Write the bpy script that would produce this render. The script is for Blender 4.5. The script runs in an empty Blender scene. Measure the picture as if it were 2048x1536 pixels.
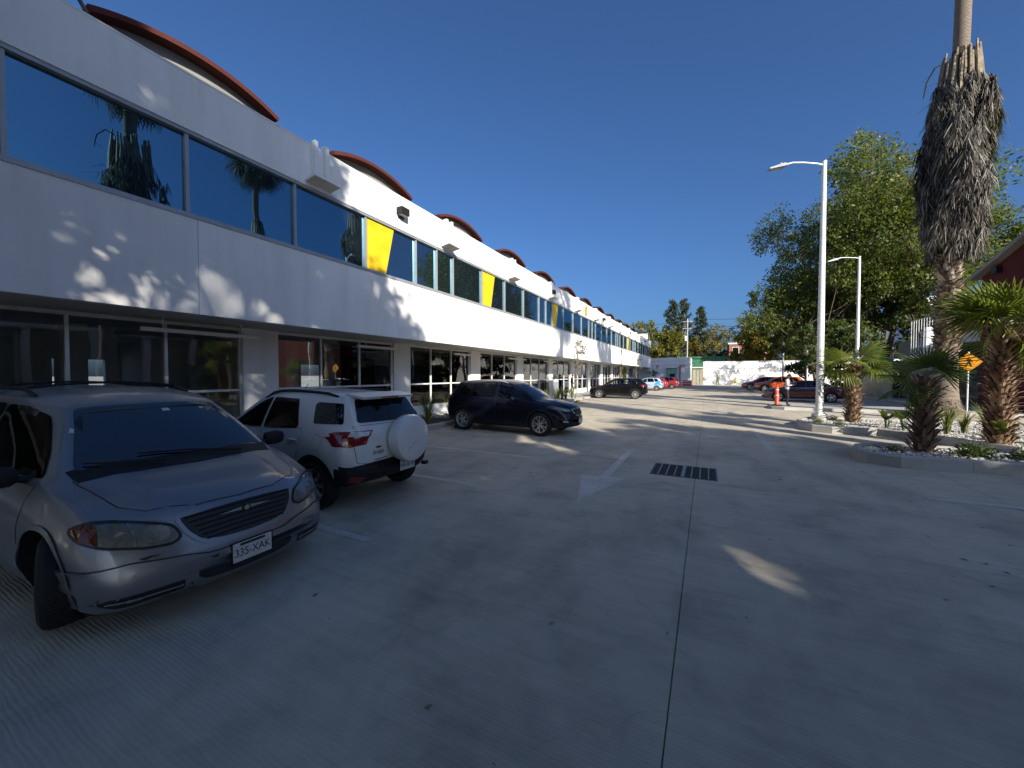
import bpy, bmesh, math, random
import numpy as np
from mathutils import Vector, Matrix
from mathutils.bvhtree import BVHTree
from mathutils.geometry import delaunay_2d_cdt

R = math.radians
sc = bpy.context.scene
COL = sc.collection

# ------------------------------------------------------------------ camera, sky, sun, exposure
CAMH = 1.85
YAW, PITCH = R(27.165), R(1.432)
cd = bpy.data.cameras.new('camera')
cam = bpy.data.objects.new('camera', cd)
COL.objects.link(cam)
cam.location = (0, 0, CAMH)
cam.rotation_euler = (R(90) - PITCH, 0, YAW)
cd.sensor_width = 36.0
cd.lens = 760.0 / 2048.0 * 36.0
cd.clip_start, cd.clip_end = 0.05, 3000
sc.camera = cam

SUN_EL = R(25.0)
SUN_H = Vector((0.765, -0.645, 0)).normalized()          # ground direction towards the sun
SUN_V = (SUN_H * math.cos(SUN_EL) + Vector((0, 0, math.sin(SUN_EL)))).normalized()
world = bpy.data.worlds.new('World')
sc.world = world
world.use_nodes = True
wn = world.node_tree
bg = wn.nodes['Background']
sky = wn.nodes.new('ShaderNodeTexSky')
sky.sky_type = 'NISHITA'
sky.sun_disc = False
sky.sun_elevation = SUN_EL
sky.sun_rotation = math.atan2(SUN_H.x, SUN_H.y)
sky.altitude = 300
sky.air_density = 1.0
sky.dust_density = 4.2
sky.ozone_density = 10.0
wn.links.new(sky.outputs[0], bg.inputs[0])
bg.inputs[1].default_value = 0.084

sd = bpy.data.lights.new('sun', 'SUN')
sd.energy = 5.0
sd.angle = R(0.5)
sd.color = (1.0, 0.92, 0.79)
sun = bpy.data.objects.new('sun', sd)
COL.objects.link(sun)
sun.rotation_euler = (-SUN_V).to_track_quat('-Z', 'Y').to_euler()
sun.location = SUN_V * 60

sc.view_settings.view_transform = 'Standard'
sc.view_settings.look = 'None'
sc.view_settings.gamma = 1.0
sc.view_settings.exposure = 0.85
sc.view_settings.use_curve_mapping = False
sc.render.engine = 'CYCLES'
sc.cycles.use_denoising = True
sc.cycles.max_bounces = 7
sc.cycles.transparent_max_bounces = 12
sc.cycles.caustics_reflective = False
sc.cycles.caustics_refractive = False
sc.cycles.sample_clamp_indirect = 6.0

rng = random.Random(7)

# ------------------------------------------------------------------ helpers: objects
def tag(o, label=None, cat=None, group=None, kind=None):
    if label: o['label'] = label
    if cat: o['category'] = cat
    if group: o['group'] = group
    if kind: o['kind'] = kind
    return o

def empty(name, loc=(0, 0, 0), rz=0.0, label=None, cat=None, group=None, parent=None):
    o = bpy.data.objects.new(name, None)
    COL.objects.link(o)
    o.location = loc
    o.rotation_euler = (0, 0, rz)
    o.empty_display_size = 0.1
    if parent: o.parent = parent
    return tag(o, label, cat, group)

def link(name, me, parent=None, loc=None, rot=None, scale=None):
    o = bpy.data.objects.new(name, me)
    COL.objects.link(o)
    if parent: o.parent = parent
    if loc is not None: o.location = loc
    if rot is not None: o.rotation_euler = rot
    if scale is not None: o.scale = scale
    return o

def copy_tree(o, parent=None):
    c = o.copy()
    COL.objects.link(c)
    c.parent = parent
    for ch in list(o.children):
        copy_tree(ch, c)
    return c

class MB:
    """collects shapes, builds them as one mesh"""
    def __init__(s):
        s.v = []; s.f = []; s.m = []
    def add(s, vs, fs, mi=0, M=None):
        b = len(s.v)
        if M is not None: vs = [M @ Vector(p) for p in vs]
        s.v.extend([tuple(p) for p in vs])
        s.f.extend([tuple(i + b for i in f) for f in fs])
        s.m.extend([mi] * len(fs))
        return s
    def box(s, a, b, mi=0, M=None, top=(1, 1)):
        (x0, y0, z0), (x1, y1, z1) = a, b
        cx, cy = (x0 + x1) / 2, (y0 + y1) / 2
        tx, ty = top
        T = lambda x, y: (cx + (x - cx) * tx, cy + (y - cy) * ty)
        vs = [(x0, y0, z0), (x1, y0, z0), (x1, y1, z0), (x0, y1, z0)]
        vs += [T(x0, y0) + (z1,), T(x1, y0) + (z1,), T(x1, y1) + (z1,), T(x0, y1) + (z1,)]
        return s.add(vs, [(3, 2, 1, 0), (4, 5, 6, 7), (0, 1, 5, 4), (1, 2, 6, 5), (2, 3, 7, 6), (3, 0, 4, 7)], mi, M)
    def bbox(s, a, b, w=0.01, mi=0, M=None):
        """box with chamfered vertical and top edges"""
        (x0, y0, z0), (x1, y1, z1) = a, b
        ring = lambda i, z: [(x0 + w + i, y0 + i, z), (x1 - w - i, y0 + i, z), (x1 - i, y0 + w + i, z), (x1 - i, y1 - w - i, z),
                             (x1 - w - i, y1 - i, z), (x0 + w + i, y1 - i, z), (x0 + i, y1 - w - i, z), (x0 + i, y0 + w + i, z)]
        vs = ring(0, z0) + ring(0, z1 - w) + ring(w * .8, z1)
        fs = [tuple(range(7, -1, -1)), tuple(range(16, 24))]
        for k in (0, 8):
            for i in range(8):
                j = (i + 1) % 8
                fs.append((k + i, k + j, k + 8 + j, k + 8 + i))
        return s.add(vs, fs, mi, M)
    def tube(s, pts, rad, n=8, mi=0, M=None, cap=True):
        pts = [Vector(p) for p in pts]
        if not hasattr(rad, '__len__'): rad = [rad] * len(pts)
        vs, fs = [], []
        up = Vector((0, 0, 1))
        prev = None
        for i, p in enumerate(pts):
            d = (pts[min(i + 1, len(pts) - 1)] - pts[max(i - 1, 0)]).normalized()
            if prev is None:
                a = d.cross(up) if abs(d.dot(up)) < .95 else d.cross(Vector((1, 0, 0)))
            else:
                a = prev - d * prev.dot(d)
                if a.length < 1e-5: a = d.cross(Vector((1, 0, 0)))
            a.normalize(); prev = a
            b = d.cross(a)
            for k in range(n):
                t = 2 * math.pi * k / n
                vs.append(p + (a * math.cos(t) + b * math.sin(t)) * rad[i])
        for i in range(len(pts) - 1):
            for k in range(n):
                k2 = (k + 1) % n
                fs.append((i * n + k, i * n + k2, (i + 1) * n + k2, (i + 1) * n + k))
        if cap:
            fs.append(tuple(range(n - 1, -1, -1)))
            fs.append(tuple(range((len(pts) - 1) * n, len(pts) * n)))
        return s.add(vs, fs, mi, M)
    def lathe(s, prof, n=16, mi=0, M=None, axis='Z'):
        vs, fs = [], []
        for r, z in prof:
            for k in range(n):
                t = 2 * math.pi * k / n
                c, q = r * math.cos(t), r * math.sin(t)
                vs.append((c, q, z) if axis == 'Z' else ((c, z, q) if axis == 'Y' else (z, c, q)))
        for i in range(len(prof) - 1):
            for k in range(n):
                k2 = (k + 1) % n
                fs.append((i * n + k, i * n + k2, (i + 1) * n + k2, (i + 1) * n + k))
        fs.append(tuple(range(n - 1, -1, -1)))
        fs.append(tuple(range((len(prof) - 1) * n, len(prof) * n)))
        return s.add(vs, fs, mi, M)
    def prism(s, poly, d0, d1, mi=0, M=None, plane='XZ'):
        """extrude a 2D outline between d0 and d1 along the missing axis"""
        def P(a, b, d):
            return (a, d, b) if plane == 'XZ' else ((d, a, b) if plane == 'YZ' else (a, b, d))
        n = len(poly)
        vs = [P(a, b, d0) for a, b in poly] + [P(a, b, d1) for a, b in poly]
        fs = [tuple(range(n - 1, -1, -1)), tuple(range(n, 2 * n))]
        for i in range(n):
            j = (i + 1) % n
            fs.append((i, j, n + j, n + i))
        return s.add(vs, fs, mi, M)
    def mesh(s, name, mats, smooth=None):
        me = bpy.data.meshes.new(name)
        me.from_pydata(s.v, [], s.f)
        if not isinstance(mats, (list, tuple)): mats = [mats]
        for m in mats: me.materials.append(m)
        if len(mats) > 1: me.polygons.foreach_set('material_index', s.m)
        bm = bmesh.new(); bm.from_mesh(me)
        bmesh.ops.recalc_face_normals(bm, faces=bm.faces)
        bm.to_mesh(me); bm.free()
        me.update()
        if smooth is not None:
            me.polygons.foreach_set('use_smooth', [True] * len(me.polygons))
            if smooth > 0: me.set_sharp_from_angle(angle=R(smooth))
        return me
    def build(s, name, mats, parent=None, smooth=None, loc=None, rot=None, scale=None):
        return link(name, s.mesh(name, mats, smooth), parent, loc, rot, scale)

def rawmesh(name, vs, fs, mat, smooth=False):
    me = bpy.data.meshes.new(name)
    me.from_pydata(vs, [], fs)
    me.materials.append(mat)
    if smooth: me.polygons.foreach_set('use_smooth', [True] * len(me.polygons))
    me.update()
    return me

# ------------------------------------------------------------------ helpers: materials
def newmat(name):
    m = bpy.data.materials.new(name); m.use_nodes = True
    return m, m.node_tree.nodes, m.node_tree.links, m.node_tree.nodes['Principled BSDF']

def tnode(N, typ, **kw):
    n = N.new(typ)
    for k, v in kw.items():
        if k in n.inputs: n.inputs[k].default_value = v
        else: setattr(n, k, v)
    return n

def noise(N, L, co, scale, detail=4, rough=.55, dist=0.0):
    n = tnode(N, 'ShaderNodeTexNoise', Scale=scale, Detail=detail, Roughness=rough, Distortion=dist)
    L.new(co, n.inputs['Vector'])
    return n.outputs['Fac']

def ramp(N, L, fac, stops):
    r = N.new('ShaderNodeValToRGB')
    e = r.color_ramp.elements
    while len(e) < len(stops): e.new(.5)
    for q, (p, c) in zip(e, stops):
        q.position = p
        q.color = c if len(c) == 4 else (*c, 1)
    L.new(fac, r.inputs[0])
    return r.outputs[0]

def mixc(N, L, fac, a, b, mode='MIX'):
    m = N.new('ShaderNodeMix'); m.data_type = 'RGBA'; m.blend_type = mode
    for i, s in ((0, fac), (6, a), (7, b)):
        if hasattr(s, 'is_linked'): L.new(s, m.inputs[i])
        else: m.inputs[i].default_value = s if i == 0 else (*s, 1)
    return m.outputs[2]

def bump(N, L, h, strength=.3, dist=.01, prev=None):
    b = tnode(N, 'ShaderNodeBump', Strength=strength, Distance=dist)
    L.new(h, b.inputs['Height'])
    if prev is not None: L.new(prev, b.inputs['Normal'])
    return b.outputs['Normal']

def mottled(name, col, col2=None, scale=6, rough=.6, metal=0, spec=.5, bump_s=0, bump_scale=60, bump_d=.004, obj=True, coat=0, var=.35):
    """plain surface with large and small tone variation"""
    m, N, L, P = newmat(name)
    tc = N.new('ShaderNodeTexCoord')
    if obj: co = tc.outputs['Object']
    else:
        co = N.new('ShaderNodeNewGeometry').outputs['Position']
    c2 = col2 or tuple(x * (1 - var) for x in col)
    f = noise(N, L, co, scale, 6, .6)
    L.new(ramp(N, L, f, [(.35, c2), (.65, col)]), P.inputs['Base Color'])
    f2 = noise(N, L, co, scale * 4, 3)
    mr = tnode(N, 'ShaderNodeMapRange'); L.new(f2, mr.inputs[0])
    mr.inputs[3].default_value = max(rough - .08, 0.02); mr.inputs[4].default_value = min(rough + .08, 1)
    L.new(mr.outputs[0], P.inputs['Roughness'])
    P.inputs['Metallic'].default_value = metal
    P.inputs['Specular IOR Level'].default_value = spec
    if coat: P.inputs['Coat Weight'].default_value = coat; P.inputs['Coat Roughness'].default_value = .03
    if bump_s:
        L.new(bump(N, L, noise(N, L, co, bump_scale, 4), bump_s, bump_d), P.inputs['Normal'])
    return m

def paint(name, col, metal=.5, rough=.32, dirt=.25, coat=.9, spec=.5):
    """car paint: flake base under clear coat, thin dust"""
    m, N, L, P = newmat(name)
    co = N.new('ShaderNodeTexCoord').outputs['Object']
    fl = noise(N, L, co, 900, 1)
    a = ramp(N, L, fl, [(.4, tuple(c * .85 for c in col)), (.6, col)])
    d = noise(N, L, co, 3.5, 6, .65)
    dm = N.new('ShaderNodeMath'); dm.operation = 'MULTIPLY'; dm.inputs[1].default_value = dirt
    L.new(d, dm.inputs[0])
    L.new(mixc(N, L, dm.outputs[0], a, (.2, .19, .17)), P.inputs['Base Color'])
    P.inputs['Metallic'].default_value = metal
    P.inputs['Roughness'].default_value = rough
    P.inputs['Coat Weight'].default_value = coat
    P.inputs['Specular IOR Level'].default_value = spec
    cr = tnode(N, 'ShaderNodeMapRange'); L.new(d, cr.inputs[0])
    cr.inputs[3].default_value = .02; cr.inputs[4].default_value = .14
    L.new(cr.outputs[0], P.inputs['Coat Roughness'])
    return m

def glass(name, tint=(.75, .8, .8), refl=1.0, ior=1.5, wave=0.0, rough=.0):
    """thin pane: lets tinted light straight through, mirrors by Fresnel"""
    m, N, L, P = newmat(name)
    N.remove(P)
    out = [n for n in N if n.type == 'OUTPUT_MATERIAL'][0]
    tr = N.new('ShaderNodeBsdfTransparent'); tr.inputs[0].default_value = (*tint, 1)
    gl = N.new('ShaderNodeBsdfGlossy'); gl.inputs['Roughness'].default_value = rough
    gl.inputs[0].default_value = (refl, refl, refl, 1)
    fr = tnode(N, 'ShaderNodeFresnel', IOR=ior)
    mx = N.new('ShaderNodeMixShader')
    L.new(fr.outputs[0], mx.inputs[0]); L.new(tr.outputs[0], mx.inputs[1]); L.new(gl.outputs[0], mx.inputs[2])
    if wave:
        co = N.new('ShaderNodeTexCoord').outputs['Object']
        nb = bump(N, L, noise(N, L, co, 1.1, 1), wave, .05)
        L.new(nb, gl.inputs['Normal'])
    L.new(mx.outputs[0], out.inputs[0])
    return m

def leafmat(name, cols, trans=.35, rough=.5):
    m, N, L, P = newmat(name)
    out = [n for n in N if n.type == 'OUTPUT_MATERIAL'][0]
    co = N.new('ShaderNodeNewGeometry')
    r = co.outputs['Random Per Island']
    n = len(cols)
    c = ramp(N, L, r, [((i + .5) / n, cc) for i, cc in enumerate(cols)])
    L.new(c, P.inputs['Base Color'])
    P.inputs['Roughness'].default_value = rough
    P.inputs['Specular IOR Level'].default_value = .35
    tl = N.new('ShaderNodeBsdfTranslucent')
    br = mixc(N, L, .5, c, (.35, .42, .05), 'MIX')
    L.new(br, tl.inputs[0])
    mx = N.new('ShaderNodeMixShader'); mx.inputs[0].default_value = trans
    L.new(P.outputs[0], mx.inputs[1]); L.new(tl.outputs[0], mx.inputs[2])
    L.new(mx.outputs[0], out.inputs[0])
    return m

M = {}
M['black_rubber'] = mottled('black_rubber', (.022, .022, .024), scale=30, rough=.8, spec=.3)
M['black_plastic'] = mottled('black_plastic', (.017, .017, .018), scale=14, rough=.62, spec=.3)
M['gloss_black'] = mottled('gloss_black', (.012, .012, .013), scale=14, rough=.15, spec=.5)
M['interior'] = mottled('car_interior', (.035, .035, .037), scale=9, rough=.85, spec=.2)
M['chrome'] = mottled('chrome', (.75, .76, .78), scale=9, rough=.12, metal=1, var=.15)
M['alloy'] = mottled('alloy', (.80, .81, .83), scale=14, rough=.3, metal=.9, var=.2)
M['dark_alloy'] = mottled('dark_alloy', (.05, .05, .055), scale=14, rough=.4, metal=.6)
M['aluminium'] = mottled('aluminium', (.55, .57, .58), scale=3, rough=.35, metal=.55, var=.12)
M['frame_grey'] = mottled('frame_grey', (.33, .36, .39), scale=3, rough=.4, metal=.25, var=.15)
M['frame_white'] = mottled('frame_white', (.74, .75, .75), scale=3, rough=.45, var=.1)
M['galv'] = mottled('galvanised_pole', (.70, .72, .72), scale=2.5, rough=.42, metal=.15, var=.15)
M['carglass'] = glass('car_glass', (.30, .34, .34), ior=1.55)
M['carglass_dark'] = glass('car_glass_tinted', (.07, .08, .085), ior=1.55)
M['lens_clear'] = glass('lamp_lens', (.85, .86, .84), ior=1.5)
M['red_lens'] = mottled('red_lens', (.24, .006, .010), scale=25, rough=.12, coat=1, var=.5)
M['amber_lens'] = mottled('amber_lens', (.38, .09, .01), scale=25, rough=.15, coat=1, var=.4)
M['white_lens'] = mottled('white_lens', (.62, .62, .62), scale=40, rough=.12, coat=1, var=.25)
M['lamp_inner'] = mottled('lamp_inner', (.50, .50, .48), scale=30, rough=.35, metal=.25, var=.3)
M['plate_white'] = mottled('plate_white', (.62, .62, .60), scale=30, rough=.5, var=.2)
M['ink'] = mottled('ink', (.02, .02, .022), scale=9, rough=.5)
# ------------------------------------------------------------------ surface materials
def concrete_mat():
    m, N, L, P = newmat('brushed_concrete')
    geo = N.new('ShaderNodeNewGeometry'); co = geo.outputs['Position']
    big = noise(N, L, co, .22, 6, .62)
    mid = noise(N, L, co, 1.7, 7, .68, .4)
    fine = noise(N, L, co, 55, 4, .7)
    # broom grooves run across the drive (along X), pulled about by a slow noise
    mp = N.new('ShaderNodeMapping'); mp.inputs['Scale'].default_value = (.25, 1, 1)
    L.new(co, mp.inputs[0])
    wv = tnode(N, 'ShaderNodeTexWave', Scale=12.0, Distortion=4.5, Detail=4.0)
    wv.inputs['Detail Scale'].default_value = 1.6
    wv.bands_direction = 'Y'
    L.new(mp.outputs[0], wv.inputs[0])
    mp2 = N.new('ShaderNodeMapping'); mp2.inputs['Scale'].default_value = (.35, 5.0, 1)
    L.new(co, mp2.inputs[0])
    streak = noise(N, L, mp2.outputs[0], 2.4, 6, .7)
    c = ramp(N, L, big, [(.3, (.45, .405, .325)), (.7, (.585, .525, .42))])
    c = mixc(N, L, .75, c, ramp(N, L, mid, [(.3, (.66, .66, .67)), (.5, (.92, .92, .91)), (.75, (1.06, 1.05, 1.03))]), 'MULTIPLY')
    c = mixc(N, L, .32, c, ramp(N, L, streak, [(.32, (.62, .62, .63)), (.6, (1.06, 1.05, 1.03))]), 'MULTIPLY')
    c = mixc(N, L, .09, c, ramp(N, L, wv.outputs['Fac'], [(.1, (.45, .45, .46)), (.6, (1, 1, 1))]), 'MULTIPLY')
    patch = noise(N, L, co, .55, 5, .6, .8)
    c = mixc(N, L, .55, c, ramp(N, L, patch, [(.38, (.70, .70, .71)), (.52, (1, 1, 1)), (.68, (1.10, 1.09, 1.07))]), 'MULTIPLY')
    mp3 = N.new('ShaderNodeMapping'); mp3.inputs['Scale'].default_value = (1.6, .10, 1); L.new(co, mp3.inputs[0])
    trk = noise(N, L, mp3.outputs[0], 1.0, 5, .6, .3)
    c = mixc(N, L, .30, c, ramp(N, L, trk, [(.36, (.72, .72, .73)), (.56, (1, 1, 1))]), 'MULTIPLY')
    cr = tnode(N, 'ShaderNodeTexVoronoi', Scale=.23); cr.feature = 'DISTANCE_TO_EDGE'
    cw_ = N.new('ShaderNodeVectorMath'); cw_.operation = 'ADD'
    nz = tnode(N, 'ShaderNodeTexNoise', Scale=1.2, Detail=5.0); L.new(co, nz.inputs['Vector'])
    L.new(co, cw_.inputs[0]); L.new(nz.outputs['Color'], cw_.inputs[1]); L.new(cw_.outputs[0], cr.inputs['Vector'])
    c = mixc(N, L, .12, c, ramp(N, L, cr.outputs['Distance'], [(.0006, (.35, .35, .35)), (.0016, (1, 1, 1))]), 'MULTIPLY')
    vor = tnode(N, 'ShaderNodeTexVoronoi', Scale=1.15); L.new(co, vor.inputs['Vector'])
    c = mixc(N, L, .8, c, ramp(N, L, vor.outputs['Distance'], [(.028, (.22, .21, .20)), (.045, (1, 1, 1))]), 'MULTIPLY')   # stains the size of a coin
    L.new(c, P.inputs['Base Color'])
    P.inputs['Roughness'].default_value = .82
    P.inputs['Specular IOR Level'].default_value = .3
    msk = N.new('ShaderNodeMath'); msk.operation = 'MULTIPLY'
    L.new(wv.outputs['Fac'], msk.inputs[0])
    L.new(ramp(N, L, patch, [(.46, (1, 1, 1)), (.66, (.08, .08, .08))]), msk.inputs[1])
    n1 = bump(N, L, msk.outputs[0], .42, .005)
    n2 = bump(N, L, fine, .35, .003, n1)
    L.new(n2, P.inputs['Normal'])
    return m
M['concrete'] = concrete_mat()

def stucco_mat(name, col, dirt=.10, scale=90, b=.35):
    m, N, L, P = newmat(name)
    co = N.new('ShaderNodeNewGeometry').outputs['Position']
    a = noise(N, L, co, .55, 7, .65)
    mp = N.new('ShaderNodeMapping'); mp.inputs['Scale'].default_value = (1, 1, .12); L.new(co, mp.inputs[0])
    st = noise(N, L, mp.outputs[0], 1.6, 6, .7)
    c = ramp(N, L, a, [(.3, tuple(x * (1 - dirt) for x in col)), (.7, col)])
    c = mixc(N, L, .6, c, ramp(N, L, st, [(.3, (.80, .80, .79)), (.55, (1, 1, 1))]), 'MULTIPLY')
    L.new(c, P.inputs['Base Color'])
    P.inputs['Roughness'].default_value = .85
    P.inputs['Specular IOR Level'].default_value = .25
    n1 = bump(N, L, noise(N, L, co, scale, 5, .7), b, .006)
    n2 = bump(N, L, noise(N, L, co, 3.0, 3), .12, .03, n1)
    L.new(n2, P.inputs['Normal'])
    return m
M['stucco'] = stucco_mat('white_stucco', (.80, .80, .79))
M['stucco_far'] = stucco_mat('white_wall_paint', (.78, .78, .78), .08, 40, .2)
M['red_wall'] = stucco_mat('dark_red_wall', (.085, .013, .011), .15, 60, .2)
M['vault_red'] = stucco_mat('red_vault_paint', (.10, .027, .021), .35, 40, .3)
M['grey_conc'] = stucco_mat('raw_concrete', (.30, .29, .27), .35, 40, .5)
M['kerb'] = stucco_mat('kerb_concrete', (.46, .45, .42), .4, 45, .5)
M['sidewalk'] = stucco_mat('sidewalk_concrete', (.42, .41, .38), .25, 50, .3)
M['soil'] = mottled('planting_soil', (.09, .065, .045), scale=9, rough=.95, bump_s=.8, bump_scale=30, bump_d=.03)
M['joint'] = mottled('joint_filler', (.13, .125, .115), scale=9, rough=.9, obj=False)
M['soffit'] = stucco_mat('soffit_paint', (.62, .62, .61), .1, 50, .2)
M['yellow'] = mottled('yellow_panel', (.80, .53, .012), (.66, .42, .008), scale=2.5, rough=.5)
M['gold'] = mottled('gold_paint', (.66, .34, .02), scale=6, rough=.4)
M['green_panel'] = mottled('green_grey_panel', (.15, .24, .21), scale=1.2, rough=.35, var=.25)
M['dark_glass'] = mottled('dark_glass', (.012, .015, .018), scale=2, rough=.05, spec=.5)
M['mint'] = mottled('mint_paint', (.22, .42, .36), scale=2, rough=.6)
M['green_roof'] = mottled('green_roof_sheet', (.05, .18, .09), scale=2, rough=.5)
M['brick_far'] = mottled('brick_far', (.33, .13, .08), scale=3, rough=.8)
M['wood_far'] = mottled('weathered_board', (.33, .27, .19), scale=5, rough=.8)
M['worn_paint'] = None
def worn():
    m, N, L, P = newmat('worn_white_marking')
    co = N.new('ShaderNodeNewGeometry').outputs['Position']
    f = noise(N, L, co, 9, 8, .75)
    f2 = noise(N, L, co, 1.1, 4)
    L.new(mixc(N, L, .5, ramp(N, L, f, [(.42, (.40, .375, .32)), (.64, (.64, .61, .55))]), ramp(N, L, f2, [(.35, (.42, .39, .34)), (.65, (.60, .57, .51))])), P.inputs['Base Color'])
    P.inputs['Roughness'].default_value = .75
    return m
M['worn_paint'] = worn()

def reflective_pane():
    """solar control glass: dark body, partial mirror"""
    m, N, L, P = newmat('solar_glass')
    N.remove(P)
    out = [n for n in N if n.type == 'OUTPUT_MATERIAL'][0]
    gl = N.new('ShaderNodeBsdfGlossy'); gl.inputs[0].default_value = (.34, .72, 1.0, 1); gl.inputs['Roughness'].default_value = .0
    df = N.new('ShaderNodeBsdfDiffuse'); df.inputs[0].default_value = (.010, .014, .018, 1)
    fr = tnode(N, 'ShaderNodeFresnel', IOR=3.3)
    mx = N.new('ShaderNodeMixShader')
    co = N.new('ShaderNodeTexCoord').outputs['Object']
    nb = bump(N, L, noise(N, L, co, .9, 1), .10, .03)
    L.new(nb, gl.inputs['Normal'])
    L.new(fr.outputs[0], mx.inputs[0]); L.new(df.outputs[0], mx.inputs[1]); L.new(gl.outputs[0], mx.inputs[2])
    L.new(mx.outputs[0], out.inputs[0])
    return m
M['solar'] = reflective_pane()
M['shopglass'] = glass('shop_glass', (.84, .87, .85), ior=1.6, wave=.05)

# ------------------------------------------------------------------ ground
g = MB().add([(-500, -500, -.03), (500, -500, -.03), (500, 700, -.03), (-500, 700, -.03)], [(0, 1, 2, 3)]).build('ground', M['joint'])
tag(g, kind='structure')
XJ = [-28.17, -20.17, -12.17, -8.17, -4.17, -.17, 3.83, 7.83, 11.83, 15.83, 23.83, 31.83, 47.83]
YJ = [-60, -36, -18.0, -1.9, 30.7, 58.0, 90, 130]
for i in range(len(XJ) - 1):
    for j in range(len(YJ) - 1):
        gx, gy = .0028, .0025
        MB().bbox((XJ[i] + gx, YJ[j] + gy, -.12), (XJ[i + 1] - gx, YJ[j + 1] - gy, 0), .006).build('concrete_slab', M['concrete'], g)
far = MB()
for a, b in (((-500, 130.02), (500, 700)), ((-500, -500), (500, -60.02)), ((-500, -60), (-28.2, 130)), ((47.86, -60), (500, 130))):
    far.add([(a[0], a[1], -.01), (b[0], a[1], -.01), (b[0], b[1], -.01), (a[0], b[1], -.01)], [(0, 1, 2, 3)])
tag(far.build('ground_beyond', M['sidewalk']), kind='structure')

# painted markings (4 mm sheets)
def marking(poly, name, label, cat='road marking', z=.004, group=None):
    vs = [(x, y, z) for x, y in poly]
    o = link(name, rawmesh(name, vs, [tuple(range(len(vs)))], M['worn_paint']))
    return tag(o, label, cat, group)
def rect(x0, y0, x1, y1): return [(x0, y0), (x1, y0), (x1, y1), (x0, y1)]
ar = [(-1.65, 5.28), (-1.27, 6.90), (-1.56, 6.86), (-1.56, 9.75), (-1.70, 9.75), (-1.70, 6.84), (-2.04, 6.78)]
marking(ar, 'painted_arrow', 'worn white arrow painted on the concrete beside the drain grate')
lines = [(3.0, 'between the silver van and the white car'), (5.36, 'on the open bay beside the white car spare wheel'), (7.70, 'in the empty bay between white car and dark blue car'),
         (10.05, 'under the near side of the dark blue car'), (12.45, 'on the far side of the dark blue car')]
for y, w in lines:
    marking(rect(-7.7, y - .05, -3.3, y + .05), 'bay_line', 'thin white parking line ' + w, group='parking bay lines')
for k, y in enumerate((14.8, 17.2, 19.6, 22.0, 24.4, 28.6)):
    marking(rect(-7.7, y - .05, -3.3, y + .05), 'bay_line', 'faint white parking line, %s of the sunlit bays beyond the dark blue car' % ('first', 'second', 'third', 'fourth', 'fifth', 'sixth')[k], group='faint bay lines')
marking(rect(1.34, 11.1, 1.50, 15.0), 'lane_line', 'white lane line running lengthwise near the first planter')
marking(rect(2.95, 7.78, 5.6, 7.92), 'stop_line', 'thin white line in front of the nearest planter kerb')
for k in range(6):
    x = -4.6 + k * 1.05
    marking(rect(x, 35.0, x + .55, 36.4), 'crossing_bar', 'white crossing bar, %s from the building, behind the black crossover' % ('first', 'second', 'third', 'fourth', 'fifth', 'sixth')[k], group='crossing bars')
marking([(-1.9, 39.6), (-1.1, 40.4), (-1.1, 41.0), (-2.7, 41.0), (-2.7, 40.4)], 'painted_arrowhead', 'small white arrow head on the drive in the distance')

# drain grate
gr = empty('drain_grate', (-.375, 7.92, 0), 0, 'black steel drain grate set in the concrete joint', 'drain grate')
f = MB()
hx, hy = .56, .48
f.box((-hx, -hy, -.08), (-hx + .03, hy, .006)).box((hx - .03, -hy, -.08), (hx, hy, .006))
f.box((-hx + .03, -hy, -.08), (hx - .03, -hy + .03, .006)).box((-hx + .03, hy - .03, -.08), (hx - .03, hy, .006))
M['grate'] = mottled('grate_steel', (.10, .10, .10), scale=8, rough=.6, metal=.5)
M['pit'] = mottled('drain_pit', (.012, .012, .012), scale=4, rough=.95)
f.build('frame', M['grate'], gr)
MB().add([(-hx + .02, -hy + .02, .0045), (hx - .02, -hy + .02, .0045), (hx - .02, hy - .02, .0045), (-hx + .02, hy - .02, .0045)], [(0, 1, 2, 3)]).build('pit', M['pit'], gr)
M['grate_bar'] = mottled('grate_bar', (.30, .30, .29), scale=8, rough=.5, metal=.4)
bm_ = MB().box((-.010, -hy + .03, .005), (.010, hy - .03, .012)).mesh('bar', M['grate_bar'])
cb = MB().box((-.03, -hy + .03, .005), (.03, hy - .03, .013)).mesh('bar', M['grate_bar'])
for k in range(1, 8):
    link('bar', cb if k == 4 else bm_, gr, (-hx + k * 2 * hx / 8, 0, 0))
sl = MB().box((-hx + .03, -.006, .0048), (hx - .03, .006, .0085)).mesh('cross_bar', M['grate'])
for k in range(1, 14):
    link('cross_bar', sl, gr, (0, -hy + k * 2 * hy / 14, 0))

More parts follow.
